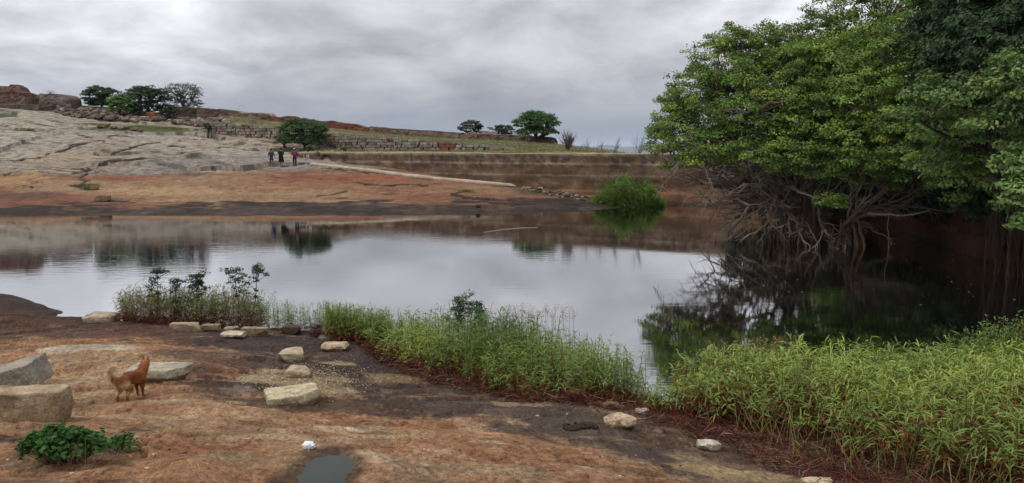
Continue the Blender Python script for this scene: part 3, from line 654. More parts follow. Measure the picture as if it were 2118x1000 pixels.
# ------------------------------------------------------------------ dry stone wall of squared blocks on the terrace
def block_wall():
    w = thing('block_wall', 'long grey dry stone wall of squared blocks behind the brown retaining wall', 'wall', (0, 0, 0))
    P, S = resample(WALL2, .25); T = np.gradient(P, axis=0); T /= np.linalg.norm(T, axis=1)[:, None]; nr = np.stack([T[:, 1], -T[:, 0]], 1); r = np.random.default_rng(3)
    px = P[:, 0] / P[:, 1] * FPX + 1059
    top = np.array([EYE - slope(v) * d for v, d in zip(np.interp(px, [425, 560, 650, 700, 880, 1062], [249, 262, 274, 280, 290, 306]), P[:, 1])])
    bot = np.array([EYE - slope(v) * d for v, d in zip(np.interp(px, [425, 560, 620, 700, 880, 1062], [274, 296, 304, 308, 315, 315]), P[:, 1])]) - .4
    V = []; F = []; Cc = []; off = 0; V0, F0 = CUBES[2]
    V0 = V0 / ((np.abs(V0)**12).sum(1)**(1 / 12))[:, None]
    z = 3.3; L = S[-1]
    while z < top.max():
        h = r.uniform(.24, .36); s = r.uniform(-.5, 0)
        while s < L:
            b = r.uniform(.35, .85); sc = s + b / 2; k = min(len(P) - 1, max(0, int(sc / .25)))
            h2 = min(h, top[k] + r.uniform(-.05, .05) - z)
            if z > bot[k] - .4 and h2 > .12:
                ang = math.atan2(T[k, 1], T[k, 0]); q = V0 * np.array([b / 2 - .012, .28, h2 / 2 - .010]) * r.uniform(.94, 1.06, V0.shape)
                q = q @ rotz(ang + r.normal() * .03).T; c0 = np.array([P[k, 0] + nr[k, 0] * (.10 + r.normal() * .03), P[k, 1] + nr[k, 1] * (.10 + r.normal() * .03), z + h2 / 2])
                V.append(q + c0); F.append(F0 + off); off += len(q); g = r.uniform(.6, 1.25)
                c = np.array([.245, .215, .175]) * g if r.random() < .9 else np.array([.20, .11, .075]) * g
                if 930 - 15 < px[k] < 945 and z < 5: c = np.array([.22, .09, .06])
                Cc.append(np.tile(c, (len(q), 1)))
            s += b
        z += h
    mk('stone_courses', np.vstack(V), np.vstack(F), M['masonry'], w, np.vstack(Cc), smooth=False)
    X = []; 
    for k in range(len(P)): X += [[P[k, 0] - nr[k, 0] * .3, P[k, 1] - nr[k, 1] * .3, bot[k] - .5], [P[k, 0] - nr[k, 0] * .2, P[k, 1] - nr[k, 1] * .2, top[k] - .15], [P[k, 0] - nr[k, 0] * 1.3, P[k, 1] - nr[k, 1] * 1.3, top[k] - .1]]
    i = np.arange(len(P) * 3).reshape(-1, 3); F = np.vstack([np.stack([i[:-1, j], i[:-1, j + 1], i[1:, j + 1], i[1:, j]], -1) for j in (0, 1)])
    mk('earth_core', np.array(X), F, M['masonry'], w, np.tile(c3(.10, .085, .065), (len(X), 1)))
block_wall()

# ------------------------------------------------------------------ ruined fort walls on the skyline
def fort(name, label, pts, thick, col, col2, seed, jag=.15, cat='wall', step=.22, courses=False, topcol=None):
    """pts: (px, py_top, py_base, depth)"""
    A = np.array([[*at_d(px, pb, d), at_d(px, pt, d)[2]] for px, pt, pb, d in pts])
    L = np.concatenate([[0], np.cumsum(np.hypot(*np.diff(A[:, :2], axis=0).T))]); n = max(4, int(L[-1] / step)); S = np.linspace(0, L[-1], n)
    Q = np.stack([np.interp(S, L, A[:, i]) for i in range(4)], 1); T = np.gradient(Q[:, :2], axis=0); T /= np.linalg.norm(T, axis=1)[:, None]; nr = np.stack([T[:, 1], -T[:, 0]], 1)
    top = Q[:, 3] + jag * fbm(S * 1.2 + seed, S * 0, 0, seed, 4, .6); top = np.round(top / .22) * .22 if courses else top; bot = Q[:, 2] - .5; V = []; m = 12
    # ring: front base .. front top, back top .. back base
    ring = [(1, v) for v in np.linspace(0, 1, m)] + [(.3, 1.02), (-.4, 1.01)] + [(-1, v) for v in (1, .5, 0)]
    for j, (o, v) in enumerate(ring):
        zz = bot + (top - bot) * np.minimum(v, 1) + (v > 1) * .06; e = fbm(S * 1.1, zz * 1.4, o, seed + 3, 4) * .16 + fbm(S * 4, zz * 5, o, seed + 5, 3) * .06
        off = o * thick / 2 + e * np.sign(o) + (1 - v) * .12 * np.sign(o)
        V.append(np.column_stack([Q[:, 0] + nr[:, 0] * off, Q[:, 1] + nr[:, 1] * off, zz]))
    V = np.stack(V, 1); k = V.shape[1]; sv = (S[:, None] + 0 * V[..., 2]).ravel(); zv = V[..., 2].ravel(); v = ((V[..., 2] - bot[:, None]) / (top - bot)[:, None]).ravel()
    a = fbm(sv * .5 + seed, zv * .9, 0, seed + 7, 4, .6); b_ = fbm(sv * 3, zv * 3, 0, seed + 8, 4, .6)
    cc = lerp(np.tile(c3(*col), (len(sv), 1)), c3(*col2), sstep(-.2, .3, a)); cc = cc * (1 + .5 * b_)[:, None]; cc = lerp(cc, c3(.05, .038, .034), sstep(.1, .35, b_ - .2 * a) * .5)
    if topcol: cc = lerp(cc, c3(*topcol), sstep(.88, .98, v))
    if courses:
        f = np.abs(((zv + .1 * a) / .42) % 1 - .5) > .40; cc = np.where(f[:, None], cc * .35, cc)
    i = np.arange(n * k).reshape(n, k); F = [np.stack([i[:-1, :-1], i[1:, :-1], i[1:, 1:], i[:-1, 1:]], -1).reshape(-1, 4)]
    V2 = V.reshape(-1, 3); ends = []
    for row, rev in ((0, False), (n - 1, True)):
        c0 = len(V2) + len(ends); ends.append(V[row].mean(0)); q = np.append(i[row], i[row][0]); t3 = np.stack([q[:-1], q[1:], np.full(k, c0)], 1); F.append(t3[:, ::-1] if not rev else t3)
    V2 = np.vstack([V2, ends]); cc = np.vstack([cc, cc[:1], cc[-1:]])
    o = mk(name, V2, F, M['masonry'], None, np.clip(cc, .01, .6), smooth=False); bpy.context.view_layer.update(); return tag(o, label, cat, 'ruined fort walls along the hilltop')
RED = (.17, .062, .04); BRN = (.14, .095, .072); GRY = (.20, .165, .135); DRK = (.07, .052, .045)
fort('fort_wall', 'crumbling red and grey stone ruin at the far left edge of the skyline', [(-60, 178, 216, 104), (0, 180, 214, 104), (20, 181, 214, 104), (44, 180, 213, 104), (50, 184, 213, 104), (53, 192, 212, 104), (64, 196, 211, 104)], 2.4, RED, GRY, 11, .25, courses=True)
fort('fort_wall', 'short low reddish wall linking the crumbling ruin and the squat grey bastion', [(62, 196, 212, 105), (80, 197, 212, 105), (96, 197, 211, 105)], 1.2, (.19, .10, .07), BRN, 12, .08)
fort('fort_wall', 'squat grey bastion with sloping end at left before the sky gap', [(95, 195, 213, 104), (115, 196, 214, 104), (140, 197, 215, 104), (152, 199, 216, 104), (158, 207, 217, 104)], 2.5, BRN, GRY, 13, .08)
fort('fort_wall', 'dark low wall step below the far left ruins', [(-60, 213, 227, 101), (0, 216, 228, 101), (50, 217, 229, 101), (115, 220, 230, 101)], 1.0, (.075, .055, .048), (.11, .08, .065), 14, .12)
fort('fort_wall', 'dark parapet under the sparse grey tree', [(352, 221, 238, 104), (385, 222, 238, 104), (420, 226, 240, 104)], 1.2, DRK, (.10, .07, .055), 15, .06)
fort('fort_wall', 'low brown parapet right of the sparse grey tree', [(413, 224, 241, 103.5), (440, 226, 243, 103), (461, 228, 244, 102.5)], 1.2, (.10, .07, .055), BRN, 16, .06)
fort('fort_wall', 'brown parapet sloping down towards the tan blocky tower', [(459, 226, 244, 102.5), (495, 231, 247, 102), (530, 237, 250, 101)], 1.2, BRN, (.18, .12, .095), 17, .05)
fort('fort_wall', 'tan blocky broken tower stub on the skyline left of the big bush', [(500, 233, 249, 99.5), (525, 235, 251, 99.3), (528, 234, 251, 99.2), (564, 236, 251, 99), (567, 240, 251, 99)], 2.2, (.11, .075, .06), (.25, .20, .15), 18, .10, topcol=(.3, .25, .19))
fort('fort_wall', 'collapsed red earth rampart left of the big bush', [(545, 249, 254, 98), (570, 243, 255, 98), (600, 243, 256, 98), (625, 246, 257, 98), (650, 250, 262, 98)], 2.0, RED, (.20, .075, .045), 19, .25)
fort('fort_wall', 'dark red rampart with crumbled right end right of the big bush', [(650, 250, 266, 98), (690, 252, 268, 98), (720, 256, 270, 98), (740, 259, 272, 97.8), (760, 264, 273, 97.6), (772, 266, 274, 97.5)], 1.5, (.13, .055, .042), (.20, .075, .045), 20, .12)
fort('fort_wall', 'long straight brown parapet in the middle of the skyline', [(768, 263, 278, 97), (830, 268, 283, 96.5), (900, 272, 288, 96), (952, 276, 291, 95.5)], 1.1, BRN, (.20, .15, .115), 21, .04, topcol=(.10, .075, .06))
fort('fort_wall', 'broken reddish bastion between two long parapets', [(953, 284, 293, 94), (964, 278, 293, 94), (972, 275, 293, 94), (984, 275, 294, 94), (987, 278, 294, 94)], 2.0, (.26, .17, .13), (.18, .09, .065), 22, .15)
fort('fort_wall', 'brown parapet with a dark vertical cleft left of the round green tree', [(984, 279, 294, 95), (1000, 277, 294, 95), (1030, 279, 295, 94.8), (1031.5, 284, 295, 94.8), (1033, 279, 295, 94.8)], 1.1, (.12, .085, .068), (.19, .13, .10), 23, .06)
fort('fort_wall', 'brown parapet ending behind the round green tree at right', [(1035, 279, 296, 94.5), (1090, 282, 299, 94), (1140, 285, 303, 93), (1150, 287, 305, 93), (1153, 294, 306, 93)], 1.1, BRN, (.19, .14, .105), 24, .06, topcol=(.11, .08, .065))
o = fort('stone_building', 'pale flat roofed ruin peeping over the parapet between the two dark small trees', [(995, 273, 288, 101), (1005, 272, 288, 101), (1022, 273, 288, 101), (1030, 275, 288, 101)], 4.0, (.40, .34, .26), (.34, .28, .21), 25, .05); o['category'] = 'building'

# red laterite blocks and loose stones on the slope
def sitstone(name, label, cat, px, pyb, wpx, hpx, seed, col, group=None, dr=.8, k=7, amp=.05, cuts=5, yaw=0, mat='granite', tilt=0, sink=.05, taper=0.0):
    g = ground(px, pyb); m = math.hypot(g[0], g[1]) / FPX; W_, Hh = wpx * m, hpx * m; P, F = stone(W_, max(W_ * dr, .04), Hh, seed, k, cuts, .62, amp, taper=taper)
    if tilt: P = P @ roty(tilt).T; P[:, 2] -= P[:, 2].min()
    P = P @ rotz(yaw).T; z0 = hz_(g[0], g[1] + W_ * dr * .35)
    r = np.random.default_rng(seed); cc = np.tile(c3(*col), (len(P), 1)) * (1 + .25 * fbm(P[:, 0] * 4 / W_, P[:, 1] * 4 / W_, P[:, 2] * 4 / W_, seed, 3))[:, None]
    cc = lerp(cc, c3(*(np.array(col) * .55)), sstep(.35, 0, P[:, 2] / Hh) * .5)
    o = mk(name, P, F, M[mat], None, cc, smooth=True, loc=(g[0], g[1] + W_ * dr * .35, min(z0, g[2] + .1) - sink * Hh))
    return tag(o, label, cat, group)
M['gran_vc'] = mat_rock('stone_vc', scale=2.2, bump=1.0, speck=.55, contrast=.22, strength=1.0)
FS = 'loose blocks on the far granite slope'
sitstone('stone_block', 'pale upright pointed stone among small blocks below the rubble', 'stone', 249, 268.5, 11, 11, 501, (.36, .31, .26), FS, .6, 5, mat='rubble')
sitstone('stone_block', 'flat brown stone left of the pale upright pointed stone', 'stone', 235, 268, 14, 5, 502, (.19, .13, .10), FS, mat='rubble')
sitstone('stone_block', 'small brown stone right of the pale upright pointed stone', 'stone', 261, 268.5, 11, 5, 503, (.15, .10, .08), FS, mat='rubble')
sitstone('stone_block', 'brown oblong stone with dark front below the grass strip', 'stone', 277, 272, 13, 5, 504, (.20, .14, .10), FS, mat='rubble')
sitstone('stone_block', 'dark reddish stone beside the brown oblong stone', 'stone', 289, 274, 9, 4, 505, (.14, .085, .065), FS, mat='rubble')
sitstone('stone_block', 'mossy squarish stone half sunk in the grass hollow', 'stone', 212, 265, 20, 8, 506, (.17, .15, .08), FS, mat='rubble')
sitstone('stone_block', 'orange laterite block pile under the dark wide tree', 'stone', 303, 242, 26, 8.5, 507, (.34, .13, .06), FS, .5, 9, mat='rubble')
sitstone('stone_block', 'low orange laterite block right of the taller orange pile', 'stone', 328, 245, 16, 6, 508, (.33, .14, .07), FS, .5, 9, mat='rubble')
sitstone('stone_block', 'grey squarish block left of the orange laterite pile', 'stone', 274, 241, 14, 7, 509, (.20, .18, .15), FS, .6, 9, mat='rubble')
sitstone('stone_block', 'reddish boulder heap leaning on the brown parapet', 'stone', 404, 238, 16, 10, 510, (.28, .15, .10), FS, mat='rubble')
sitstone('stone_block', 'pinkish stone fallen in front of the reddish boulder heap', 'stone', 403, 241.5, 20, 6, 511, (.32, .18, .13), FS, mat='rubble')
sitstone('stone_block', 'grey boulder on the pale slope at the foot of the block wall', 'stone', 500, 281, 13, 7, 512, (.33, .31, .28), FS, mat='rubble')
sitstone('stone_block', 'small grey boulder beside the larger one at the foot of the block wall', 'stone', 508, 281.5, 8, 4.5, 513, (.36, .33, .30), FS, mat='rubble')
sitstone('stone_block', 'brown rock chunk above the dark shore band at left', 'stone', 209, 418, 24, 11, 514, (.20, .13, .08), 'rocks on the far shore', .7, 5, mat='rubble')
sitstone('stone_block', 'thin brown slab beside the grass tuft in the orange rock', 'stone', 194, 394, 13, 8, 515, (.24, .12, .07), 'rocks on the far shore', .5, 8, mat='rubble')
sitstone('stone_block', 'dark wet stone at the waterline of the far shore', 'stone', 989, 430, 10, 6, 516, (.05, .035, .03), 'rocks on the far shore', .7, 4, mat='rubble')
sitstone('stone_block', 'white stone at the foot of the retaining wall near the far green reeds', 'stone', 1118, 393, 10, 5.5, 517, (.50, .45, .38), 'rocks on the far shore', .7, 4, mat='rubble')

r = np.random.default_rng(21)
def scatter_px(poly_fn, n, r):
    out = []
    while len(out) < n:
        p = poly_fn(r)
        if p is not None: out.append(ground(*p))
    return np.array(out)
def rub(r):
    px = r.uniform(110, 470); t = (px - 110) / 360
    lo = np.interp(px, [110, 150, 200, 260, 330, 380, 420, 470], [230, 243, 247, 251, 252, 258, 262, 262]); hi = np.interp(px, [110, 200, 300, 400, 470], [226, 224, 236, 246, 250])
    if px > 285 and px < 360 and r.random() < .6: return None
    return px, r.uniform(hi, lo)
P = scatter_px(rub, 1500, r); sz = np.clip(r.lognormal(-1.0, .45, len(P)), .14, 1.0); V, F = rockfield(P, sz, 5, 2, .7)
base = np.array([[.15, .115, .085], [.20, .165, .125], [.09, .065, .05], [.16, .09, .06], [.30, .265, .22]])[r.choice(5, len(P), p=[.3, .25, .25, .1, .1])]
tag(mk('rubble', V, F, M['rubble'], None, np.repeat(base, 26, 0), smooth=False), 'tumbled brown and grey rubble spread below the hilltop trees', kind='stuff')
def rub2(r):
    px = r.uniform(1080, 1215); return px, r.uniform(np.interp(px, [1080, 1215], [386, 403]), np.interp(px, [1080, 1150, 1215], [392, 408, 418]))
P = scatter_px(rub2, 170, r); sz = np.clip(r.lognormal(-1.6, .4, len(P)), .08, .5); V, F = rockfield(P, sz, 6, 2, .6); base = np.array([[.12, .08, .06], [.25, .19, .14], [.08, .055, .045]])[r.choice(3, len(P))]
tag(mk('shore_rubble', V, F, M['rubble'], None, np.repeat(base, 26, 0), smooth=False), 'small broken stones at the foot of the retaining wall beside the far reeds', kind='stuff')
P = scatter_px(lambda r: (r.normal(640, 55), r.normal(786, 15)), 2600, r); sz = r.uniform(.008, .028, len(P)); V, F = rockfield(P, sz, 8, 1, .8); base = np.array([[.33, .25, .15], [.42, .33, .21], [.22, .15, .09]])[r.choice(3, len(P))]
tag(mk('gravel', V, F, M['rubble'], None, np.repeat(base, 8, 0), smooth=False), 'tan gravel spread round the blocks on the dark rock', kind='stuff')
def lit(r):
    return r.uniform(0, 1450), r.uniform(690, 998)
P = scatter_px(lit, 420, r); P = P[(poly_sd(PUD, P[:, 0], P[:, 1]) > .15)]; sz = np.clip(r.lognormal(-4.3, .5, len(P)), .006, .05); V, F = rockfield(P, sz, 9, 1, .8); base = np.array([[.40, .33, .25], [.06, .04, .03], [.22, .12, .07]])[r.choice(3, len(P))]
tag(mk('pebbles', V, F, M['rubble'], None, np.repeat(base, 8, 0), smooth=False), 'scattered tiny chips and pebbles on the near rock', kind='stuff')

# ------------------------------------------------------------------ near blocks of quarried granite
NB = 'granite blocks lying on the near bank'
def near_block(label, x0, x1, y0, y1, hfrac, seed, col=(.38, .295, .195), k=9, cuts=3, amp=.035, yaw=0, tilt=0, taper=0.0, sink=.08, tiltx=0, dz=0):
    cx_ = (x0 + x1) / 2; g = ground(cx_, y1); D = math.hypot(math.hypot(g[0], g[1]), EYE - g[2]); m = D / FPX; W_ = (x1 - x0) * m; tot = (y1 - y0) * m
    Hh = hfrac * tot; el = math.atan2(EYE - g[2], g[1]); dep = (1 - hfrac) * tot / math.sin(el)
    P, F = stone(W_, dep, Hh, seed, {4: 6, 5: 8, 6: 12}.get(k, 26), cuts + 1, .60, amp * .9, 22, taper=taper)
    P[:, 2] -= Hh / 2; P = P @ roty(tilt).T @ rotx(tiltx).T @ rotz(yaw).T; P[:, 2] -= P[:, 2].min()
    yc = g[1] + dep * .5; xc = g[0] * (yc / g[1]); z0 = min(hz_(xc, yc - dep * .3), hz_(xc, yc + dep * .3), hz_(xc - W_ * .3, yc), hz_(xc + W_ * .3, yc))
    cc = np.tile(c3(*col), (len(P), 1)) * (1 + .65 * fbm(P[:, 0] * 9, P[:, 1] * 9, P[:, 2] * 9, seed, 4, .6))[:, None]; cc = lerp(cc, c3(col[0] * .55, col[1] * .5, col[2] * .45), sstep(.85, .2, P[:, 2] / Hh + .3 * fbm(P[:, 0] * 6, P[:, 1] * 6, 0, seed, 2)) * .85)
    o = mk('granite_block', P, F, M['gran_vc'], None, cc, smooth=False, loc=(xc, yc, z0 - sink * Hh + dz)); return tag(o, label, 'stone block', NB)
near_block('pale flat block at the left end of the waterside reeds', 187, 236, 642, 668, .62, 601, (.36, .29, .21), 6, 4)
near_block('long tan block in front of the left reeds, leftmost of its row', 357, 418, 664, 687, .80, 602, (.29, .23, .155))
near_block('small dull block right of the long tan block in the row by the left reeds', 420, 454, 668, 686, .8, 603, (.21, .16, .10), 6)
near_block('pale broken block in front of the two block row by the left reeds', 456, 505, 681, 701, .62, 604, (.42, .35, .25), 6, 5)
near_block('rounded pale stone just behind the pale broken block', 466, 492, 671, 684, .7, 605, (.30, .22, .15), 4)
near_block('squarish brown block at the right end of the row by the left reeds', 503, 553, 674, 697, .78, 606, (.24, .19, .125), 8)
near_block('dark brown wet boulder among the sparse reeds', 585, 623, 668, 693, .8, 607, (.085, .055, .042), 4, 4)
near_block('dark low slab behind the small pale wedge at the reed edge', 660, 702, 690, 706, .6, 608, (.13, .11, .09), 5)
near_block('small pale wedge shaped stone at the tip of the red weeds', 667, 721, 704, 728, .62, 609, (.40, .31, .20), 5, 6, taper=.35)
near_block('upright tan block on dark rock, farthest of the three in the gravel', 582, 633, 712, 751, .62, 610, (.36, .29, .19), 7, 5, taper=.15)
near_block('rounded knobbly stone between the tall tan block and the large squared block', 596, 643, 746, 784, .66, 611, (.35, .28, .19), 4, 8, .06, taper=.15)
near_block('large squared granite block in the middle of the near rock', 555, 656, 789, 841, .52, 612, (.40, .345, .22), 9, 0, .028, yaw=.42, taper=.14)
near_block('flat topped granite slab just behind the dog', 277, 384, 748, 795, .62, 613, (.34, .30, .22), 7, 5, .035, yaw=-.1, taper=.3)
lo = near_block('long low granite slab at the left edge, under a tilted block', -60, 118, 801, 876, .76, 614, (.33, .25, .16), 11, 2, .035, yaw=.10)
near_block('pointed pale boulder near the red weeds at right', 1248, 1313, 847, 888, .66, 616, (.38, .29, .19), 4, 9, .07, taper=.2)
near_block('small white pink stone behind the pointed pale boulder', 1313, 1341, 841, 857, .65, 617, (.42, .35, .29), 5, 6)
near_block('oblong white stone at the edge of the red weed mat', 1442, 1488, 908, 934, .6, 618, (.44, .38, .30), 4, 6, yaw=.3, tilt=.15)
near_block('pale stone at the bottom edge of the picture beside the red weeds', 1660, 1716, 980, 1004, .6, 619, (.42, .33, .21), 4, 6)
near_block('orange brick like block half buried in the weeds', 1176, 1216, 805, 828, .75, 620, (.27, .14, .075), 9, 2)
near_block('low brown stone in the weeds right of the orange block', 1248, 1280, 826, 846, .7, 621, (.20, .12, .08), 5, 5)
# tilted block resting on the long slab
g = ground(0, 872); D = 9.1
c1 = at_d(18, 805, 9.75); P, F = stone(.86, .55, .34, 615, 26, 2, .7, .025, 22)
P[:, 2] -= .17; P = P @ roty(-.28).T @ rotx(.05).T @ rotz(.12).T
cc = np.tile(c3(.27, .235, .185), (len(P), 1)) * (1 + .3 * fbm(P[:, 0] * 5, P[:, 1] * 5, P[:, 2] * 5, 615, 4))[:, None]
c1 = at_d(20, 786, 9.75)
tag(mk('granite_block', P, F, M['gran_vc'], None, cc, smooth=False, loc=c1), 'tilted grey granite block propped on the long slab at the left edge', 'stone block', NB)
# ------------------------------------------------------------------ trees
def small_tree(label, px, pyb, d, wpx, pytop, pylow, seed, c_lo, c_hi, nclump=110, per=34, size=.30, name='tree', group=None, style='dome', trunk_r=.14, asp=.55, density=1.0, base=None, bare=0):
    r = np.random.default_rng(seed); B = np.array(base if base is not None else at_d(px, pyb, d)); B[2] = hz_(B[0], B[1]) - .1 if base is None else B[2]
    W_ = wpx / FPX * d; zt = at_d(px, pytop, d)[2]; zl = at_d(px, pylow, d)[2]; Hc = max(zt - zl, .5); cz = zl + Hc * .42
    t = thing(name, label, 'tree' if name != 'bush' else 'bush', tuple(B), 0, group)
    th = r.uniform(0, 2 * math.pi, nclump); u = r.uniform(0, 1, nclump)**.8
    rad = np.sqrt(1 - (u * .98)**2) * r.uniform(.55, 1.0, nclump) ** .6; lump = 1 + .16 * np.sin(th * 3 + seed) + .1 * np.sin(th * 5 + 2 * seed)
    X = rad * np.cos(th) * W_ / 2 * 1.0 * lump; Y = rad * np.sin(th) * W_ / 2 * .9 * lump
    up_ = r.random(nclump) < .66; Z = np.where(up_, u * (zt - cz) * .93 * r.uniform(.75, 1.03, nclump), -(cz - zl) * .95 * r.random(nclump)**.7)
    if style == 'umbrella': Z = np.where(up_, Z, -(rad**2) * (cz - zl) * .8)
    C_ = np.column_stack([X, Y, cz - B[2] + Z]); R_ = r.uniform(.5, 1.1, nclump) * W_ * .085 + .12
    out = C_ - np.array([0, 0, cz - B[2]]); out /= np.linalg.norm(out, axis=1)[:, None] + 1e-6
    V, F, Cc = clump_leaves(C_, R_, int(per * density), size, c_lo, c_hi, r, out, asp, .55, .5)
    if not bare: mk('crown', V, F, M['leaf'], t, Cc, smooth=False)
    T = Tubes(); fork = np.array([r.normal() * .1, 0, max((zl - B[2]) * .75, .35)])
    bc = (.075, .06, .05) if not bare else (.13, .105, .095)
    T.add(wiggle([0, 0, -.2], fork, 6, .05, r), np.linspace(trunk_r * 1.3, trunk_r, 6), 7, bc)
    mid = [wiggle(fork, fork + (C_[i] - fork) * np.array([.5, .5, .55]) , 6, .12, r, .06) for i in r.choice(nclump, 8, replace=False)]
    for m_ in mid: T.add(m_, np.linspace(trunk_r * .7, trunk_r * .3, 6), 5, bc)
    ends = np.array([m_[-1] for m_ in mid])
    for i in range(nclump):
        if r.random() < .7:
            j = np.argmin(np.linalg.norm(ends - C_[i], axis=1)); T.add(wiggle(ends[j], C_[i], 5, .15, r, .03), np.linspace(trunk_r * .28, .015, 5), 4, bc)
    T.build('trunk', M['bark'], t)
    return t
DG, DG2 = (.022, .038, .020), (.050, .080, .030)
HG_ = 'small trees along the hilltop'
small_tree('dark round tree, leftmost of the trees on the hilltop', 209, 222, 106, 74, 179, 219, 31, DG, DG2, 150, 36, .30, group=HG_)
small_tree('wide dark umbrella tree in the hilltop clump', 306, 240, 104, 92, 176, 236, 33, DG, (.055, .09, .032), 200, 36, .30, group=HG_, style='umbrella')
small_tree('sparse grey green tree rising right of the wide dark tree', 380, 226, 106, 84, 171, 224, 34, (.06, .065, .05), (.13, .14, .10), 120, 18, .26, group=HG_, trunk_r=.2)
small_tree('small bright green round tree in front of the two dark trees', 248, 232, 100, 48, 195, 231, 32, (.06, .12, .025), (.14, .24, .05), 120, 34, .26, group=HG_)
small_tree('low dark bush under the wide umbrella tree', 284, 244, 101, 30, 214, 244, 38, DG, (.04, .065, .03), 50, 30, .26, name='bush', group=HG_)
small_tree('dark hollow bush beside the brown parapet under the grey tree', 348, 245, 100.5, 34, 222, 246, 39, (.02, .03, .018), (.04, .06, .03), 55, 30, .26, name='bush', group=HG_)
small_tree('big dark green bush spilling over the block wall above the walkers', 630, 303, 83.5, 104, 243, 300, 35, (.028, .055, .020), (.065, .125, .035), 230, 38, .24, name='bush')
small_tree('olive low bush at the left foot of the big dark bush', 590, 297, 84.5, 44, 276, 296, 40, (.06, .08, .03), (.11, .13, .05), 50, 26, .2, name='bush')
small_tree('small round dark tree behind the parapet, left of the skyline trio', 976, 292, 100, 50, 249, 283, 36, DG, (.055, .085, .035), 90, 30, .26, group='trees behind the parapet')
small_tree('low loose tree behind the parapet in the middle of the skyline trio', 1040, 292, 101, 50, 258, 282, 37, (.03, .05, .025), (.07, .10, .045), 70, 26, .26, group='trees behind the parapet')
small_tree('round green tree with visible trunk in front of the parapet end', 1110, 303, 91, 98, 230, 287, 41, (.035, .075, .022), (.08, .155, .040), 230, 38, .26, group='trees behind the parapet', style='umbrella', trunk_r=.24)
small_tree('tiny bare shrub on top of the squat grey bastion', 105, 197, 104, 20, 186, 196, 42, DG, DG2, 30, 10, .1, name='shrub', bare=1, base=at_d(105, 198, 104), trunk_r=.05)
small_tree('small dark plant growing from the end of the block wall', 430, 272, 90.5, 18, 252, 270, 43, (.03, .04, .02), (.06, .08, .035), 24, 24, .18, name='bush')
small_tree('small green bush on the grass above the wall end behind the third walker', 640, 313, 77, 16, 302, 312, 44, (.03, .06, .02), (.06, .11, .03), 24, 30, .14, name='bush')
small_tree('low pale green shrub on the terrace left of the middle of the block wall', 714, 314, 76.5, 18, 304, 313, 45, (.07, .09, .04), (.12, .14, .06), 20, 24, .14, name='bush')
def bare_shrub(label, px, pyb, d, wpx, pytop, seed, n=26, col=(.13, .10, .095), cat='shrub', lean=0):
    tk = 1.0 if n > 20 else .45
    r = np.random.default_rng(seed); B = np.array(at_d(px, pyb, d)); B[2] = hz_(B[0], B[1]) - .05; W_ = wpx / FPX * d; h = at_d(px, pytop, d)[2] - B[2]; T = Tubes()
    for i in range(n):
        a = r.uniform(0, 6.283); e = np.array([math.cos(a) * W_ / 2 * r.uniform(.3, 1) + lean * h, math.sin(a) * W_ / 2 * r.uniform(.3, 1), h * r.uniform(.6, 1.02)])
        P = wiggle([r.normal() * .06, r.normal() * .06, -.05], e, 8, .16, r, .05); T.add(P, np.linspace(.035, .012, 8) * tk, 4, col)
        for j in range(5):
            k = r.integers(3, 7); q = P[k] + (P[-1] - P[0]) * r.uniform(.15, .35) + r.normal(size=3) * h * .12; T.add(wiggle(P[k], q, 4, .2, r), np.linspace(.016, .008, 4) * tk, 3, col)
    o = T.build('bare_shrub', M['bark'], None); o.location = B; return tag(o, label, 'shrub', 'leafless shrubs along the top of the retaining wall')
bare_shrub('dense leafless grey shrub just right of the round green tree', 1175, 310, 70, 36, 276, 51, 42)
bare_shrub('thin leafless shrub, first to the right of the dense grey shrub', 1212, 311, 66, 26, 288, 52, 10, (.2, .17, .16))
bare_shrub('faint thin leafless shrub, second to the right of the dense grey shrub', 1240, 312, 65, 22, 293, 53, 8, (.22, .18, .17))
bare_shrub('leafless forked sapling in the middle of the open wall top', 1270, 314, 64, 18, 288, 54, 8, (.11, .09, .085), lean=.2)
bare_shrub('leafless spreading sapling just left of the great tree', 1322, 316, 62, 36, 286, 55, 14, (.10, .08, .075))

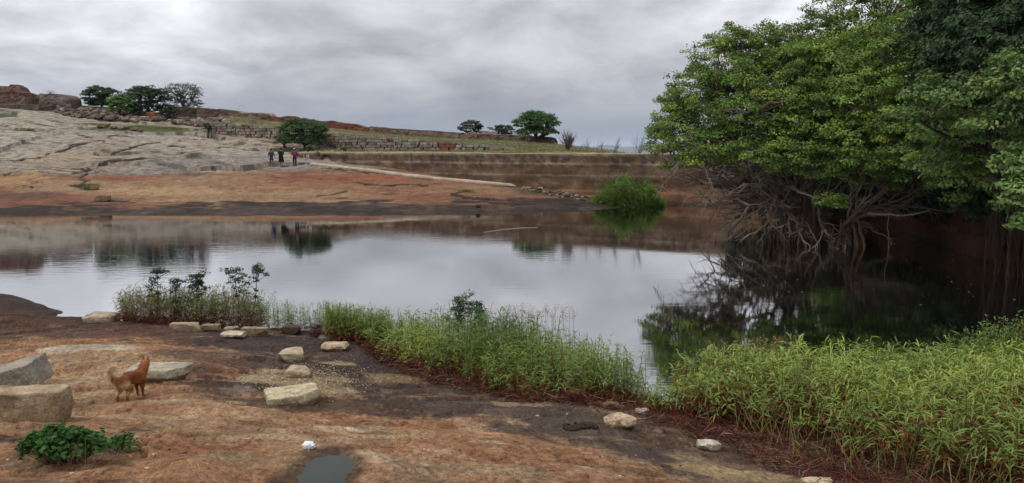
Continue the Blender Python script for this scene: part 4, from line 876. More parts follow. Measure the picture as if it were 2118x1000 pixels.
# great tree standing in the water
BK = BK0 = np.array([.19, .15, .125])
def big_tree(name, label, base, lobes, c_lo, c_hi, seed, leaf=.15, per=90, asp=.5, csz=.55, cflat=.85, cper=1.0, group=None, bark=1.0, trunks=(), limbs=None, clump_dens=9.0, fork=None, roots=()):
    BK = BK0 * bark; r = np.random.default_rng(seed); B = np.array(base, float); t = thing(name, label, 'tree', tuple(B), 0, group); allC = []; allR = []; allO = []; tint = []
    for px, py, d, rx, rz, *ex in lobes:
        c = np.array(at_d(px, py, d)); n = int(clump_dens * rx * (rx + rz) / 2 * 1.6 * (ex[0] if ex else 1)); dd = r.normal(size=(n, 3)); dd[:, 2] = np.where(dd[:, 2] < 0, dd[:, 2] * .55, dd[:, 2]); dd /= np.linalg.norm(dd, axis=1)[:, None]
        rr = r.uniform(.5, 1.0, (n, 1))**.55 * (1 + .22 * fbm(dd[:, 0] * 2.2 + px, dd[:, 1] * 2.2, dd[:, 2] * 2.2, seed, 3))[:, None]
        allC.append(c + dd * rr * np.array([rx, rx * .9, rz])); allO.append(dd); allR.append(r.uniform(.6, 1.15, n) * csz); tint.append(np.full(n, r.uniform(-.3, .2)) + r.normal(size=n) * .2)
    C_ = np.vstack(allC) - B; O_ = np.vstack(allO); R_ = np.concatenate(allR)
    V, F, Cc = clump_leaves(C_, R_, per, leaf, c_lo, c_hi, r, O_, asp, cflat, .40)
    Cc = Cc * (1 + np.repeat(np.concatenate(tint), per * 4))[:, None]
    k = r.random(len(C_)) < .06; yel = np.repeat(k, per * 4); Cc[yel] = Cc[yel] * np.array([1.5, 1.2, .8])
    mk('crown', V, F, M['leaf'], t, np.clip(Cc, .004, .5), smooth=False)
    # trunk bundle
    T = Tubes(); heads = []
    for (a, b, r0, r1) in trunks:
        P = wiggle(np.array(a) - B, np.array(b) - B, 12, .08, r); heads.append(P[-1]); T.add(P, np.linspace(r0, r1, 12) * (1 + .1 * r.normal(size=12)), 9, BK * .45)
        for q in range(4): T.add(P + r.normal(size=3) * r0 * .8, np.linspace(r0 * .4, r1 * .3, 12), 5, BK * r.uniform(.35, .65))
    T.build('trunk', M['bark'], t)
    T = Tubes(); heads = np.array(heads); lim = []
    for c in C_[r.choice(len(C_), min(len(C_), 46), replace=False)]:
        j = np.argmin(np.linalg.norm(heads - c, axis=1)); P = wiggle(heads[j], heads[j] + (c - heads[j]) * .8, 9, .14, r, .05); lim.append(P); T.add(P, np.linspace(.13, .035, 9), 5, BK * r.uniform(.7, 1.1))
    E = np.vstack(lim)
    for i in range(0, len(C_), 2):
        j = np.argmin(np.linalg.norm(E - C_[i], axis=1)); T.add(wiggle(E[j], C_[i], 5, .2, r, .03), np.linspace(.035, .012, 5), 4, BK * r.uniform(.6, 1.1))
    T.build('limb', M['bark'], t)
    if limbs is not None: limbs(t, B, r)
    if len(roots):
        T = Tubes()
        for (a, b, n, sp) in roots:
            for i in range(n):
                o1 = r.normal(size=3) * sp; o1[2] = r.uniform(-.3, .3); o2 = o1 * np.array([1.1, 1.1, 0]) + r.normal(size=3) * sp * .3; o2[2] = 0
                P = wiggle(np.array(a) - B + o1, np.array(b) - B + o2, 9, .10, r); T.add(P, np.linspace(.02, .035, 9) * r.uniform(.5, 1.6), 4, BK * np.array([1.05, .8, .65]) * r.uniform(.5, 1.0))
        T.build('hanging_roots', M['bark'], t)
    return t
def drooping(t, B, r):
    """the leafless lower boughs that reach out and droop over the water"""
    T = Tubes()
    heads = [np.array(at_d(*h)) - B for h in ((1630, 440, 36), (1655, 420, 36), (1690, 440, 36), (1760, 460, 34.5))]
    ends = [(1392, 300, 36), (1400, 338, 35.5), (1388, 352, 35), (1420, 372, 35), (1450, 396, 34.5), (1408, 388, 36.5), (1478, 420, 34.5), (1500, 452, 34), (1478, 478, 33.8), (1490, 488, 33.5), (1520, 492, 33.5), (1560, 486, 33.4), (1450, 320, 34.6), (1480, 345, 34), (1530, 385, 33.6),
            (1545, 330, 34), (1590, 340, 33.6), (1560, 300, 35), (1640, 330, 34), (1700, 330, 34), (1745, 350, 33.6), (1790, 330, 33.5), (1830, 345, 33.3), (1870, 330, 33), (1905, 352, 33), (1850, 392, 33.2), (1940, 395, 32.6), (1925, 445, 32.5), (1875, 430, 32.8), (1845, 498, 33), (1690, 518, 33), (1715, 528, 32.8), (1745, 512, 33), (1660, 500, 33.6), (1620, 470, 33.6), (1580, 440, 33.4), (1540, 425, 33.5), (1790, 405, 33), (1820, 375, 33.2),
            (1440, 345, 37), (1500, 380, 37), (1560, 400, 37.5), (1620, 380, 37), (1700, 390, 36), (1770, 380, 36), (1500, 320, 36), (1610, 290, 35), (1680, 300, 35.4), (1525, 452, 35), (1455, 430, 36)]
    for e in ends:
        e3 = np.array(at_d(*e)) - B; hd = heads[np.argmin([np.linalg.norm(h - e3) * r.uniform(.8, 1.2) for h in heads])]; L = np.linalg.norm(e3 - hd)
        P = wiggle(hd, e3, 14, .16, r, .09); lig = r.uniform(.35, .95); c = BK0 * lig
        T.add(P, np.linspace(.085, .022, 14) * min(1.0, .55 + L / 9), 5, c)
        for j in range(11):
            k = r.integers(3, 13); dr = (P[k] - P[k - 2]); dr /= np.linalg.norm(dr) + 1e-6; l2 = L * r.uniform(.14, .36)
            v = dr + r.normal(size=3) * .55; v[2] -= .25 * r.random(); v /= np.linalg.norm(v); q = P[k] + v * l2; q[2] = max(q[2], -.02 - B[2])
            Q = wiggle(P[k], q, 8, .18, r, .06 * r.normal()); T.add(Q, np.linspace(.036, .014, 8), 4, c * r.uniform(.8, 1.15))
            for m_ in range(4):
                k2 = r.integers(2, 7); v2 = v + r.normal(size=3) * .6; v2 /= np.linalg.norm(v2); T.add(wiggle(Q[k2], Q[k2] + v2 * l2 * r.uniform(.25, .6), 5, .2, r), np.linspace(.014, .007, 5), 3, c)
    # thick leaning bough with split orange wood
    P = wiggle(np.array(at_d(1740, 470, 34)) - B, np.array(at_d(1835, 385, 33)) - B, 10, .05, r, .02); T.add(P, np.linspace(.09, .05, 10), 7, (.10, .06, .04))
    P = wiggle(np.array(at_d(1795, 441, 33.4)) - B, np.array(at_d(1922, 436, 32)) - B, 14, .08, r, -.05); T.add(P, np.linspace(.065, .022, 14), 6, (.15, .125, .105))
    T.build('bare_branches', M['bark'], t)
trk = [(at_d(1625, 496, 36.2), at_d(1600, 380, 36.5), .22, .15), (at_d(1650, 500, 36), at_d(1640, 340, 36.5), .34, .2), (at_d(1678, 500, 36.2), at_d(1690, 330, 37), .26, .16), (at_d(1668, 496, 37), at_d(1740, 330, 37.5), .22, .14), (at_d(1612, 488, 37.5), at_d(1520, 350, 37), .16, .1)]
for q in trk:
    pass
def low(p, z=-.6): return (p[0], p[1], z)
trk = [(low(a), b, c, d) for a, b, c, d in trk]
lobes = [(1560, 330, 34.5, 1.4, .6), (1640, 335, 33.8, 1.4, .6), (1700, 345, 33.8, 1.3, .7), (1460, 325, 35.5, 1.3, .6), (1740, 335, 35.5, 1.8, 1.1), (1815, 350, 34.5, 1.8, 1.1), (1880, 355, 33.5, 1.6, 1.2), (1392, 262, 38, 1.3, 1.9), (1372, 300, 37.5, .8, 1.1), (1400, 330, 37, .9, .7, .8), (1440, 205, 38, 1.9, 2.0), (1440, 270, 36.5, 2.0, 1.6), (1505, 140, 38, 2.1, 2.0), (1520, 90, 38, 1.0, .9), (1590, 130, 38.5, 2.4, 1.7), (1660, 125, 39, 2.4, 2.1), (1740, 90, 39, 2.6, 2.6), (1830, 75, 38.5, 3.0, 3.0), (1900, 50, 38, 3, 3),
         (1500, 225, 36, 2.4, 2.0), (1570, 225, 35.5, 2.4, 2.1), (1640, 200, 35.5, 2.6, 2.2), (1600, 160, 37, 2.6, 2.0), (1700, 180, 36, 2.8, 2.4), (1690, 250, 34.5, 2.4, 1.8), (1770, 170, 35.5, 2.8, 2.4), (1770, 235, 34, 2.6, 2.0), (1850, 170, 34.5, 2.8, 2.3), (1850, 240, 33, 2.6, 2.0), (1480, 300, 36, 1.6, .9, .8), (1530, 300, 35, 1.6, .8, .7), (1590, 295, 34.6, 1.6, .8, .7), (1650, 300, 34, 1.5, .8, .7), (1780, 305, 33, 2.0, 1.2), (1850, 305, 32.5, 2.0, 1.4), (1910, 250, 32, 2.2, 1.8), (1716, 421, 32.8, .55, .45, 2.2)]
GL, GH = (.042, .085, .018), (.200, .290, .060)
big_tree('fig_tree', 'great spreading tree with bright green crown and leafless drooping boughs, its trunks in the water', low(at_d(1650, 500, 36), 0), lobes, GL, GH, 61, .135, 88, .55, .46, trunks=trk, limbs=drooping, clump_dens=12.5,
         roots=[(at_d(1620, 430, 36), low(at_d(1615, 500, 36), -.3), 22, .35), (at_d(1660, 440, 35.6), low(at_d(1662, 505, 35.4), -.3), 26, .4), (at_d(1755, 465, 34.4), low(at_d(1755, 515, 34.2), -.3), 26, .25), (at_d(1760, 460, 34.2), low(at_d(1770, 515, 34), -.3), 10, .3), (at_d(1840, 440, 33), low(at_d(1840, 512, 33), -.2), 1, .02)])
tr2 = [(low(at_d(2095, 560, 26.5)), at_d(2105, 330, 27), .26, .16), (low(at_d(2078, 560, 26.8)), at_d(2060, 340, 27), .14, .1), (low(at_d(2125, 570, 26.5)), at_d(2140, 300, 28), .3, .2)]
lob2 = [(1900, 235, 27, 1.0, .8), (1960, 225, 26, 1.6, 1.0), (2040, 235, 25, 1.8, 1.3), (2120, 250, 24.5, 1.8, 1.6), (1950, 320, 28, 1.6, 1.3), (2030, 330, 28, 2.0, 1.6), (2115, 330, 24, .9, .9), (2100, 410, 23.5, .75, .65), (2140, 440, 23.5, .9, .8), (2160, 200, 24, 2, 2), (2140, 360, 27, 2, 2)]
big_tree('fig_tree', 'nearer tree at the right edge with large grey green leaves and ropy hanging roots', low(at_d(2095, 560, 26.5), 0), lob2, (.048, .095, .028), (.175, .255, .080), 62, .17, 74, .55, .5, bark=.22, trunks=tr2, clump_dens=10, roots=[(at_d(2075, 440, 26), low(at_d(2075, 565, 26), -.2), 13, .22), (at_d(2110, 450, 26), low(at_d(2105, 570, 26), -.2), 9, .25)])
tr3 = [((23, 31, 3.8), at_d(2050, 200, 31), .3, .2)]
lob3 = [(1960, 90, 33, 2.0, 1.6), (2000, 30, 32, 2.4, 2.2), (2080, 60, 30, 2.8, 2.6), (2140, 110, 29, 3, 3), (2010, 140, 31, 2.2, 1.6), (2090, 160, 29, 2.2, 1.6), (2190, 0, 31, 4, 4)]
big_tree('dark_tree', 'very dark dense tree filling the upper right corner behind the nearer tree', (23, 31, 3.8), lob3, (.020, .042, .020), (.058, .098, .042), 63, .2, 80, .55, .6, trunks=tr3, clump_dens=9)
tr4 = [((21.8, 43, 3.8), at_d(1900, 250, 44), .25, .15)]
lob4 = [(1560, 380, 50, 1.8, 1.3), (1640, 370, 47, 2.4, 1.6), (1720, 380, 45, 2.4, 1.6), (1800, 380, 43, 2.6, 1.6), (1880, 380, 41, 2.4, 1.4), (1690, 420, 44, 1.8, .9), (1600, 420, 47, 1.5, .8), (1780, 420, 42, 1.8, .9), (1860, 415, 40, 1.8, 1.0), (1740, 300, 46, 3.0, 2.0), (1830, 290, 45, 3.4, 2.4), (1930, 300, 44, 3.4, 2.4), (2020, 300, 41, 3.4, 2.6), (1650, 310, 50, 2.6, 1.6), (1580, 320, 55, 2.6, 1.3), (1850, 200, 46, 4, 3), (2000, 220, 40, 3.4, 3)]  # low lobes added as a dark backdrop for the shaded bank and wall
big_tree('shade_tree', 'dark thicket tree on the bank above the right hand wall, low boughs added to darken behind the great tree', (21.8, 43, 3.8), lob4, (.010, .018, .009), (.025, .040, .018), 64, .24, 60, .6, .8, trunks=tr4, clump_dens=6)
tr5 = [((21.5, 34, 3.8), at_d(2060, 330, 33), .2, .12)]
lob5 = [(1900, 430, 36, 1.6, .6), (1960, 420, 34, 1.7, .8), (2030, 425, 31.5, 1.6, .9), (2100, 430, 29, 1.8, 1.0), (2160, 420, 28, 2, 1.4), (1930, 370, 37, 1.6, 1.0), (1990, 380, 35, 1.8, 1.2), (2060, 370, 32, 2.0, 1.4), (2130, 380, 30, 2.2, 1.6), (1860, 350, 40, 2.0, 1.0), (1780, 340, 43, 2.4, 1.0)]  # overhang added to keep the wall below it dark
big_tree('shade_tree', 'low dark bush added over the right hand wall to darken it, beneath the nearer tree', (21.5, 34, 3.8), lob5, (.010, .018, .009), (.028, .042, .020), 65, .2, 60, .6, .6, trunks=tr5, clump_dens=9)

# ------------------------------------------------------------------ weeds and reeds
G1, G2, G3 = np.array([.080, .130, .026]), np.array([.25, .32, .075]), np.array([.045, .105, .022])
RD = np.array([.085, .018, .012]); BR = np.array([.12, .065, .03])
def weeds(P, h, r, nl=15, L=.17, w=.022, cl=G1, ch=G2, dark=None, low_red=.25, stemcol=(.14, .10, .04), upper=.25, lean=.06, tint=None):
    """P (n,3) feet, h (n,) heights: upright stems clothed in whorls of long narrow arching leaves"""
    n = len(P); parts = []; top = P + np.column_stack([r.normal(size=n) * lean * h / .8, r.normal(size=n) * lean * h / .8, h])
    sd_ = (top - P); sl = np.linalg.norm(sd_, axis=1); sdn = sd_ / sl[:, None]
    sc = np.tile(np.array(stemcol), (n, 1)) * r.uniform(.6, 1.3, (n, 1))
    parts.append(strips(P, sdn, sl, np.full(n, .008) * (h / .8), np.zeros(n), sc * np.array([1.0, .55, .5]), prof=(1, 1, 1, .6), roll=r.uniform(0, 3, n), colt=sc))
    f = np.linspace(upper, 1.0, nl)[None] + r.normal(size=(n, nl)) * .03; B = P[:, None] + sd_[:, None] * f[..., None]
    az = r.uniform(0, 6.28, (n, nl)); el = np.where(f > .93, r.uniform(.5, 1.3, (n, nl)), r.uniform(.1, .85, (n, nl)))
    D = np.stack([np.cos(az) * np.cos(el), np.sin(az) * np.cos(el), np.sin(el)], -1)
    k = r.random((n, 1, 1)) * .6 + r.random((n, nl, 1)) * .4; C_ = cl * (1 - k) + ch * k
    if dark is not None: C_ = C_ * (1 - dark[:, None, None]) + G3 * dark[:, None, None]
    if tint is not None: C_ = C_ * np.stack([tint**1.3, tint, tint**.8], -1)[:, None]
    br = (f < upper + .35) & (r.random((n, nl)) < low_red * 1.6); C_[br] = np.where(r.random((br.sum(), 1)) < .5, RD * 1.6, BR) * r.uniform(.7, 1.6, (br.sum(), 1))
    Ls = L * r.uniform(.6, 1.25, (n, nl)) * (.75 + .35 * (h / h.mean()))[:, None]
    parts.append(strips(B.reshape(-1, 3), D.reshape(-1, 3), Ls.ravel(), (w * r.uniform(.7, 1.3, (n, nl))).ravel(), r.uniform(.2, .9, n * nl), C_.reshape(-1, 3), roll=r.normal(size=n * nl) * .5, colt=C_.reshape(-1, 3) * np.array([1.2, 1.12, 1.0])))
    return join(parts)
def in_poly(n, P, r):
    P = np.array(P); lo, hi = P.min(0), P.max(0); out = np.zeros((0, 2))
    while len(out) < n:
        q = r.uniform(lo, hi, (n * 2, 2)); q = q[poly_sd(P, q[:, 0], q[:, 1]) < 0]; out = np.vstack([out, q])
    return out[:n]
def feet(q, zmin=-.25): return np.column_stack([q, np.maximum(HG(q[:, 0], q[:, 1]), zmin) - .01])
def gp(px, py): return ground(px, py)[:2]
EDGE = [gp(*p) for p in ((715, 703), (745, 735), (790, 768), (880, 797), (985, 818), (1080, 838), (1200, 842), (1300, 858), (1350, 878), (1400, 905), (1480, 925), (1530, 955), (1620, 990), (1760, 1030), (1950, 1100))]
BACK = [(px_of * d, d) for px_of, d in (((p - 1059) / FPX * 1.03, d) for p, d in ((700, 17.7), (760, 17.3), (900, 17.0), (1000, 16.7), (1100, 16.0), (1180, 14.9), (1260, 13.9), (1330, 13.1), (1385, 12.7), (1420, 13.3), (1500, 13.9), (1700, 13.9), (1900, 13.9), (2050, 14.1), (2250, 14.5)))]
BED = np.array(EDGE + [(11, 6.0), (14, 9.0)] + BACK[::-1])
EL = np.array(EDGE)
def edge_d(q):
    d = np.full(len(q), 1e9)
    for a, b in zip(EL[:-1], EL[1:]):
        v = b - a; t = np.clip(((q - a) @ v) / (v @ v), 0, 1); d = np.minimum(d, np.linalg.norm(q - a - t[:, None] * v, axis=1))
    return d
r = np.random.default_rng(71)
q = in_poly(8600, BED, r); ed = edge_d(q); pxq = q[:, 0] / q[:, 1] * FPX + 1059
n1_ = fbm(q[:, 0] * .8, q[:, 1] * .8, 0, 501, 3); need = np.interp(pxq, [700, 900, 1150, 1350, 1450, 1600, 2100], [.35, .55, .45, .40, 1.05, 1.5, 1.75]) + .6 * n1_
# a thin gap where open water shows
gap = np.exp(-((pxq - 1355) / 40)**2) * (q[:, 1] > 12.0)
thin = fbm(q[:, 0] * 1.1, q[:, 1] * 1.1, 0, 523, 3); keep = (r.random(len(q)) < sstep(-.6, -.15, thin) * .6 + .4) & (ed > need) & (r.random(len(q)) > gap * .75) & (r.random(len(q)) < np.interp(pxq, [700, 1300, 1400, 2100], [.75, .8, 1, 1])); q = q[keep]; ed = ed[keep]; need = need[keep]; pxq = pxq[keep]; n1_ = n1_[keep]
h = np.interp(pxq, [700, 760, 900, 1000, 1120, 1200, 1300, 1380, 1450, 1700, 1950, 2060, 2118], [.55, .70, .84, 1.00, .98, .90, .78, .62, .82, .84, .86, .95, 1.0]) * (1 + .16 * n1_ + .10 * fbm(q[:, 0] * 2.5, q[:, 1] * 2.5, 0, 505, 2)) * r.uniform(.62, 1.22, len(q)) * sstep(-.5, .7, ed - need + .15)
h = np.maximum(h, .18); F3 = feet(q, -.12)
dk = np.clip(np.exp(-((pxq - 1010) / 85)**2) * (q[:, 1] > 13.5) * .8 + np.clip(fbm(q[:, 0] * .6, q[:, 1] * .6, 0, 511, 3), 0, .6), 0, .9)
a1 = pxq < 1400
patch = 1 + .38 * fbm(q[:, 0] * .55, q[:, 1] * .8, 0, 531, 3)
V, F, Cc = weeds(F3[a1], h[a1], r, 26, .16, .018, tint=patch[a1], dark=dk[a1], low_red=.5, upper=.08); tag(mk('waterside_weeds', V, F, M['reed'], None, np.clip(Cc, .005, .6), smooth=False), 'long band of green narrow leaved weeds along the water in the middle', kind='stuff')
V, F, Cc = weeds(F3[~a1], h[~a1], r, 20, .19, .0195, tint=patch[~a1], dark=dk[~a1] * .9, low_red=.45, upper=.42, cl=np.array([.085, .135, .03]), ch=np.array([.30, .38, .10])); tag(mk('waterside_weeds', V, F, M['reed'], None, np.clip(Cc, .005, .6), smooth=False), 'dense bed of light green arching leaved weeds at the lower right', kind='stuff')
# drooped red stems under and before the weeds
def red_mat(q, r, L0=.10, L1=.42, z0=.0, zr=.12, cols=((.065, .016, .012), (.034, .010, .008), (.11, .034, .020), (.19, .13, .09)), p=(.42, .28, .18, .12), w=.008, up=.25):
    n = len(q); b = feet(q, -.02); b[:, 2] += r.random(n)**2 * zr; az = r.uniform(0, 6.28, n); el = r.uniform(-.12, up, n); D = np.stack([np.cos(az) * np.cos(el), np.sin(az) * np.cos(el), np.sin(el)], -1)
    C_ = np.array(cols)[r.choice(len(cols), n, p=p)] * r.uniform(.6, 1.4, (n, 1)); return strips(b, D, r.uniform(L0, L1, n), w * r.uniform(.5, 1.4, n), r.uniform(-.1, .5, n), C_, prof=(1, 1, .9, .5), roll=r.uniform(-1.5, 1.5, n))
q = in_poly(60000, BED, r); ed = edge_d(q); pxq = q[:, 0] / q[:, 1] * FPX + 1059
band = np.interp(pxq, [700, 900, 1150, 1350, 1450, 1600, 2100], [.85, 1.0, .8, .7, 1.7, 2.2, 2.6]); k = (ed < band * r.uniform(.5, 1.25, len(q))) & (ed > .12 * r.random(len(q)) + .06 * (1 + fbm(q[:, 0] * 2, q[:, 1] * 2, 0, 5, 3)))
q = q[k]; V, F, Cc = red_mat(q, r, .08, .32, zr=.16, up=.5); tag(mk('dead_red_weeds', V, F, M['dry'], None, np.clip(Cc, .004, .6), smooth=False), 'matted dark red dead weed stems lying along the edge of the green weeds', kind='stuff')
q = in_poly(5200, BED, r); ed = edge_d(q); k = (ed > .25) & (ed < np.interp(q[:, 0], [0, 3], [1.3, 2.3])); q = q[k]; b = feet(q, -.05); n = len(q); el = r.uniform(.7, 1.5, n); az = r.uniform(0, 6.28, n); D = np.stack([np.cos(az) * np.cos(el), np.sin(az) * np.cos(el), np.sin(el)], -1)
V, F, Cc = strips(b, D, r.uniform(.12, .40, n), .009 * r.uniform(.6, 1.4, n), r.uniform(-.1, .3, n), np.array([[.14, .03, .018], [.20, .07, .03], [.08, .018, .012]])[r.choice(3, n)], prof=(1, 1, .8, .4), roll=r.uniform(-1.5, 1.5, n)); tag(mk('red_weed_stalks', V, F, M['dry'], None, Cc, smooth=False), 'upright rusty red weed stalks at the foot of the green weeds', kind='stuff')
# brown seed heads above the weeds
def seedheads(pxs, n, h0, h1, d0, d1, r, col=(.26, .17, .10)):
    px = r.uniform(*pxs, n); d = r.uniform(d0, d1, n); P = feet(np.column_stack([(px - 1059) / FPX * d * 1.0, d]), -.1); hh = r.uniform(h0, h1, n); top = P + np.column_stack([r.normal(size=n) * .06, r.normal(size=n) * .06, hh])
    v = top - P; L = np.linalg.norm(v, axis=1); parts = [strips(P, v / L[:, None], L, np.full(n, .007), np.zeros(n), np.tile([.16, .13, .06], (n, 1)), prof=(1, 1, 1, .6), roll=r.uniform(0, 3, n))]
    m_ = 22; C_ = top[:, None] + r.normal(size=(n, m_, 3)) * np.array([.035, .035, .045]); nr_ = r.normal(size=(n * m_, 3)); nr_ /= np.linalg.norm(nr_, axis=1)[:, None]
    parts.append(leaves(C_.reshape(-1, 3), nr_, r.uniform(.015, .03, n * m_), np.tile(col, (n * m_, 1)) * r.uniform(.6, 1.4, (n * m_, 1)), r, .6)); return join(parts)
V, F, Cc = seedheads((1480, 1660), 60, .82, 1.08, 13.0, 13.8, r); tag(mk('seed_heads', V, F, M['dry'], None, Cc, smooth=False), 'brown dried seed heads standing over the back of the weeds right of centre', kind='stuff')
V, F, Cc = seedheads((1030, 1190), 60, 1.0, 1.2, 15.2, 16.2, r, (.20, .12, .10)); tag(mk('seed_heads', V, F, M['dry'], None, Cc, smooth=False), 'purplish dried seed heads over the middle of the weed band', kind='stuff')
# left clump and the sparse stretch
def strip_patch(px0, px1, n, d0, d1, r): px = r.uniform(px0, px1, n); d = r.uniform(d0, d1, n) if not callable(d0) else d0(px) + r.uniform(0, d1, n); return np.column_stack([(px - 1059) / FPX * d * 1.02, d])
q = strip_patch(250, 545, 560, lambda p: np.interp(p, [250, 400, 545], [19.0, 18.35, 17.9]), 1.5, r); P = feet(q, -.25); px_ = q[:, 0] / q[:, 1] * FPX + 1059
h = r.uniform(.55, 1.0, len(q)) * np.interp(px_, [240, 290, 480, 560], [.75, .95, 1.0, .75]); V, F, Cc = weeds(P, h, r, 16, .22, .016, cl=np.array([.06, .07, .025]), ch=np.array([.17, .18, .06]), low_red=.5, upper=.10, lean=.16)
tag(mk('waterside_weeds', V, F, M['reed'], None, Cc, smooth=False), 'grassy green clump of weeds at left behind the row of blocks', kind='stuff')
q = strip_patch(545, 715, 190, lambda p: np.interp(p, [545, 715], [17.75, 17.45]), .7, r); P = feet(q, -.25); V, F, Cc = weeds(P, r.uniform(.35, .78, len(q)), r, 17, .11, .013, low_red=.3, upper=.1, dark=r.uniform(0, .7, len(q)))
tag(mk('waterside_weeds', V, F, M['reed'], None, Cc, smooth=False), 'sparse thin upright weeds between the left clump and the long band', kind='stuff')
q = strip_patch(255, 420, 2600, lambda p: np.interp(p, [250, 420], [18.75, 18.1]), .7, r); V, F, Cc = red_mat(q, r, .08, .3, zr=.12, up=.7); tag(mk('dead_red_weeds', V, F, M['dry'], None, Cc, smooth=False), 'dark red dead stems at the foot of the left weed clump', kind='stuff')
q = strip_patch(672, 800, 420, lambda p: np.interp(p, [672, 800], [16.75, 15.9]), 1.1, r); P = feet(q, -.2); V, F, Cc = weeds(P, r.uniform(.45, .85, len(q)), r, 18, .15, .015, low_red=.45, upper=.15, ch=np.array([.18, .23, .06]))
tag(mk('waterside_weeds', V, F, M['reed'], None, Cc, smooth=False), 'green weeds at the left tip of the long middle band', kind='stuff')
# fine grass and bent dead straws mixed through the beds
q = in_poly(2600, BED, r); ed = edge_d(q); k = ed > .7; q = q[k]; n = len(q); b = feet(q, -.1); el = r.uniform(1.0, 1.54, n); az = r.uniform(0, 6.28, n); D = np.stack([np.cos(az) * np.cos(el), np.sin(az) * np.cos(el), np.sin(el)], -1); kk = r.random((n, 1)) < .6
V, F, Cc = strips(b, D, r.uniform(.5, 1.15, n), r.uniform(.006, .012, n), r.uniform(0, .35, n), np.where(kk, np.array([.16, .20, .055]), np.array([.26, .19, .10])) * r.uniform(.6, 1.2, (n, 1)), prof=(1, 1, .7, .1), roll=r.uniform(-1.5, 1.5, n)); tag(mk('grass_blades', V, F, M['reed'], None, Cc, smooth=False), 'fine grass blades and bent straws mixed through the weed beds', kind='stuff')
q = strip_patch(640, 760, 1500, lambda p: np.interp(p, [640, 760], [17.0, 16.4]), .9, r); V, F, Cc = red_mat(q, r, .08, .3, zr=.2, up=.9); tag(mk('dead_red_weeds', V, F, M['dry'], None, Cc, smooth=False), 'dark red dead stems round the small pale wedge stone', kind='stuff')
# tall dark leafy weeds, each a plant
def tall_weed(label, px, d, pytop, seed, lean=0, col=((.020, .035, .018), (.05, .075, .035)), n=7, group='tall dark weeds in the left clump'):
    r = np.random.default_rng(seed); B = np.array([(px - 1059) / FPX * d * 1.02, d, 0]); B[2] = max(hz_(B[0], B[1]), -.2); h = EYE - slope(pytop) * d - B[2]
    t = thing('tall_weed', label, 'plant', tuple(B), 0, group); T = Tubes(); tips = []
    main = wiggle([0, 0, -.05], [lean * h, 0, h * .92], 8, .06, r); T.add(main, np.linspace(.014, .007, 8), 4, (.06, .045, .035))
    for i in range(n):
        k = r.integers(3, 7); v = np.array([r.normal() * .8, r.normal() * .8, 1.1]); v /= np.linalg.norm(v); e = main[k] + v * h * r.uniform(.14, .30); T.add(wiggle(main[k], e, 5, .12, r), np.linspace(.008, .005, 5), 3, (.06, .045, .035)); tips.append(e)
    T.build('stem', M['bark'], t); C_ = np.array(tips + [(q_ + main[-1]) * .5 for q_ in tips] + [main[-1], main[-2], main[-3], main[-4]]); V, F, Cc = clump_leaves(C_, r.uniform(.08, .15, len(C_)), 34, .07, *col, r, None, .38, 1.0, .2); mk('leaves', V, F, M['leaf'], t, Cc, smooth=False)
tall_weed('tall dark weed standing alone at the left of the left clump', 322, 18.9, 553, 81, .05)
tall_weed('shorter dark weed, second from the left in the left clump', 362, 18.9, 574, 82, .03, n=4)
tall_weed('bushy dark weed in the middle of the left clump', 405, 18.8, 566, 83, .05, n=14)
tall_weed('tall dark weed with a double head right of the bushy one', 492, 18.5, 553, 84, -.02, n=8)
tall_weed('dark weed leaning right at the right of the left clump', 515, 18.4, 556, 85, .16, n=6)
tall_weed('dark green leafy weed rising over the middle of the long weed band', 945, 16.5, 615, 86, .05, ((.03, .06, .025), (.07, .12, .045)), 12, 'leafy weeds over the long band')
tall_weed('dark green leafy weed beside the first one over the long weed band', 978, 16.6, 622, 87, .12, ((.03, .06, .025), (.07, .12, .045)), 9, 'leafy weeds over the long band')
for i, (px, d, pt, lab) in enumerate(((2075, 13.6, 640, 'tallest bushy green plant at the far right of the weed bed'), (2035, 13.7, 668, 'bushy green plant second from the right edge of the weed bed'), (2112, 13.2, 655, 'bushy green plant cut by the right edge of the picture'), (1990, 13.8, 688, 'shorter bushy plant with tiny yellow flowers left of the tallest one'))):
    r2 = np.random.default_rng(90 + i); B = np.array([(px - 1059) / FPX * d * 1.02, d, 0]); B[2] = max(hz_(B[0], B[1]), -.2); hh = EYE - slope(pt) * d - B[2]; t = thing('leafy_plant', lab, 'plant', tuple(B), 0, 'bushy plants at the right end of the weed bed')
    n = 30; q = np.column_stack([r2.normal(size=n) * .24, r2.normal(size=n) * .2, np.zeros(n)]); h = hh * (1 - np.hypot(q[:, 0], q[:, 1]) * .5) * r2.uniform(.85, 1.08, n); h = np.maximum(h, .3)
    V, F, Cc = weeds(q, h, r2, 34, .085, .022, cl=np.array([.055, .12, .03]), ch=np.array([.13, .23, .06]), low_red=.05, upper=.2); mk('stems', V, F, M['reed'], t, Cc, smooth=False)
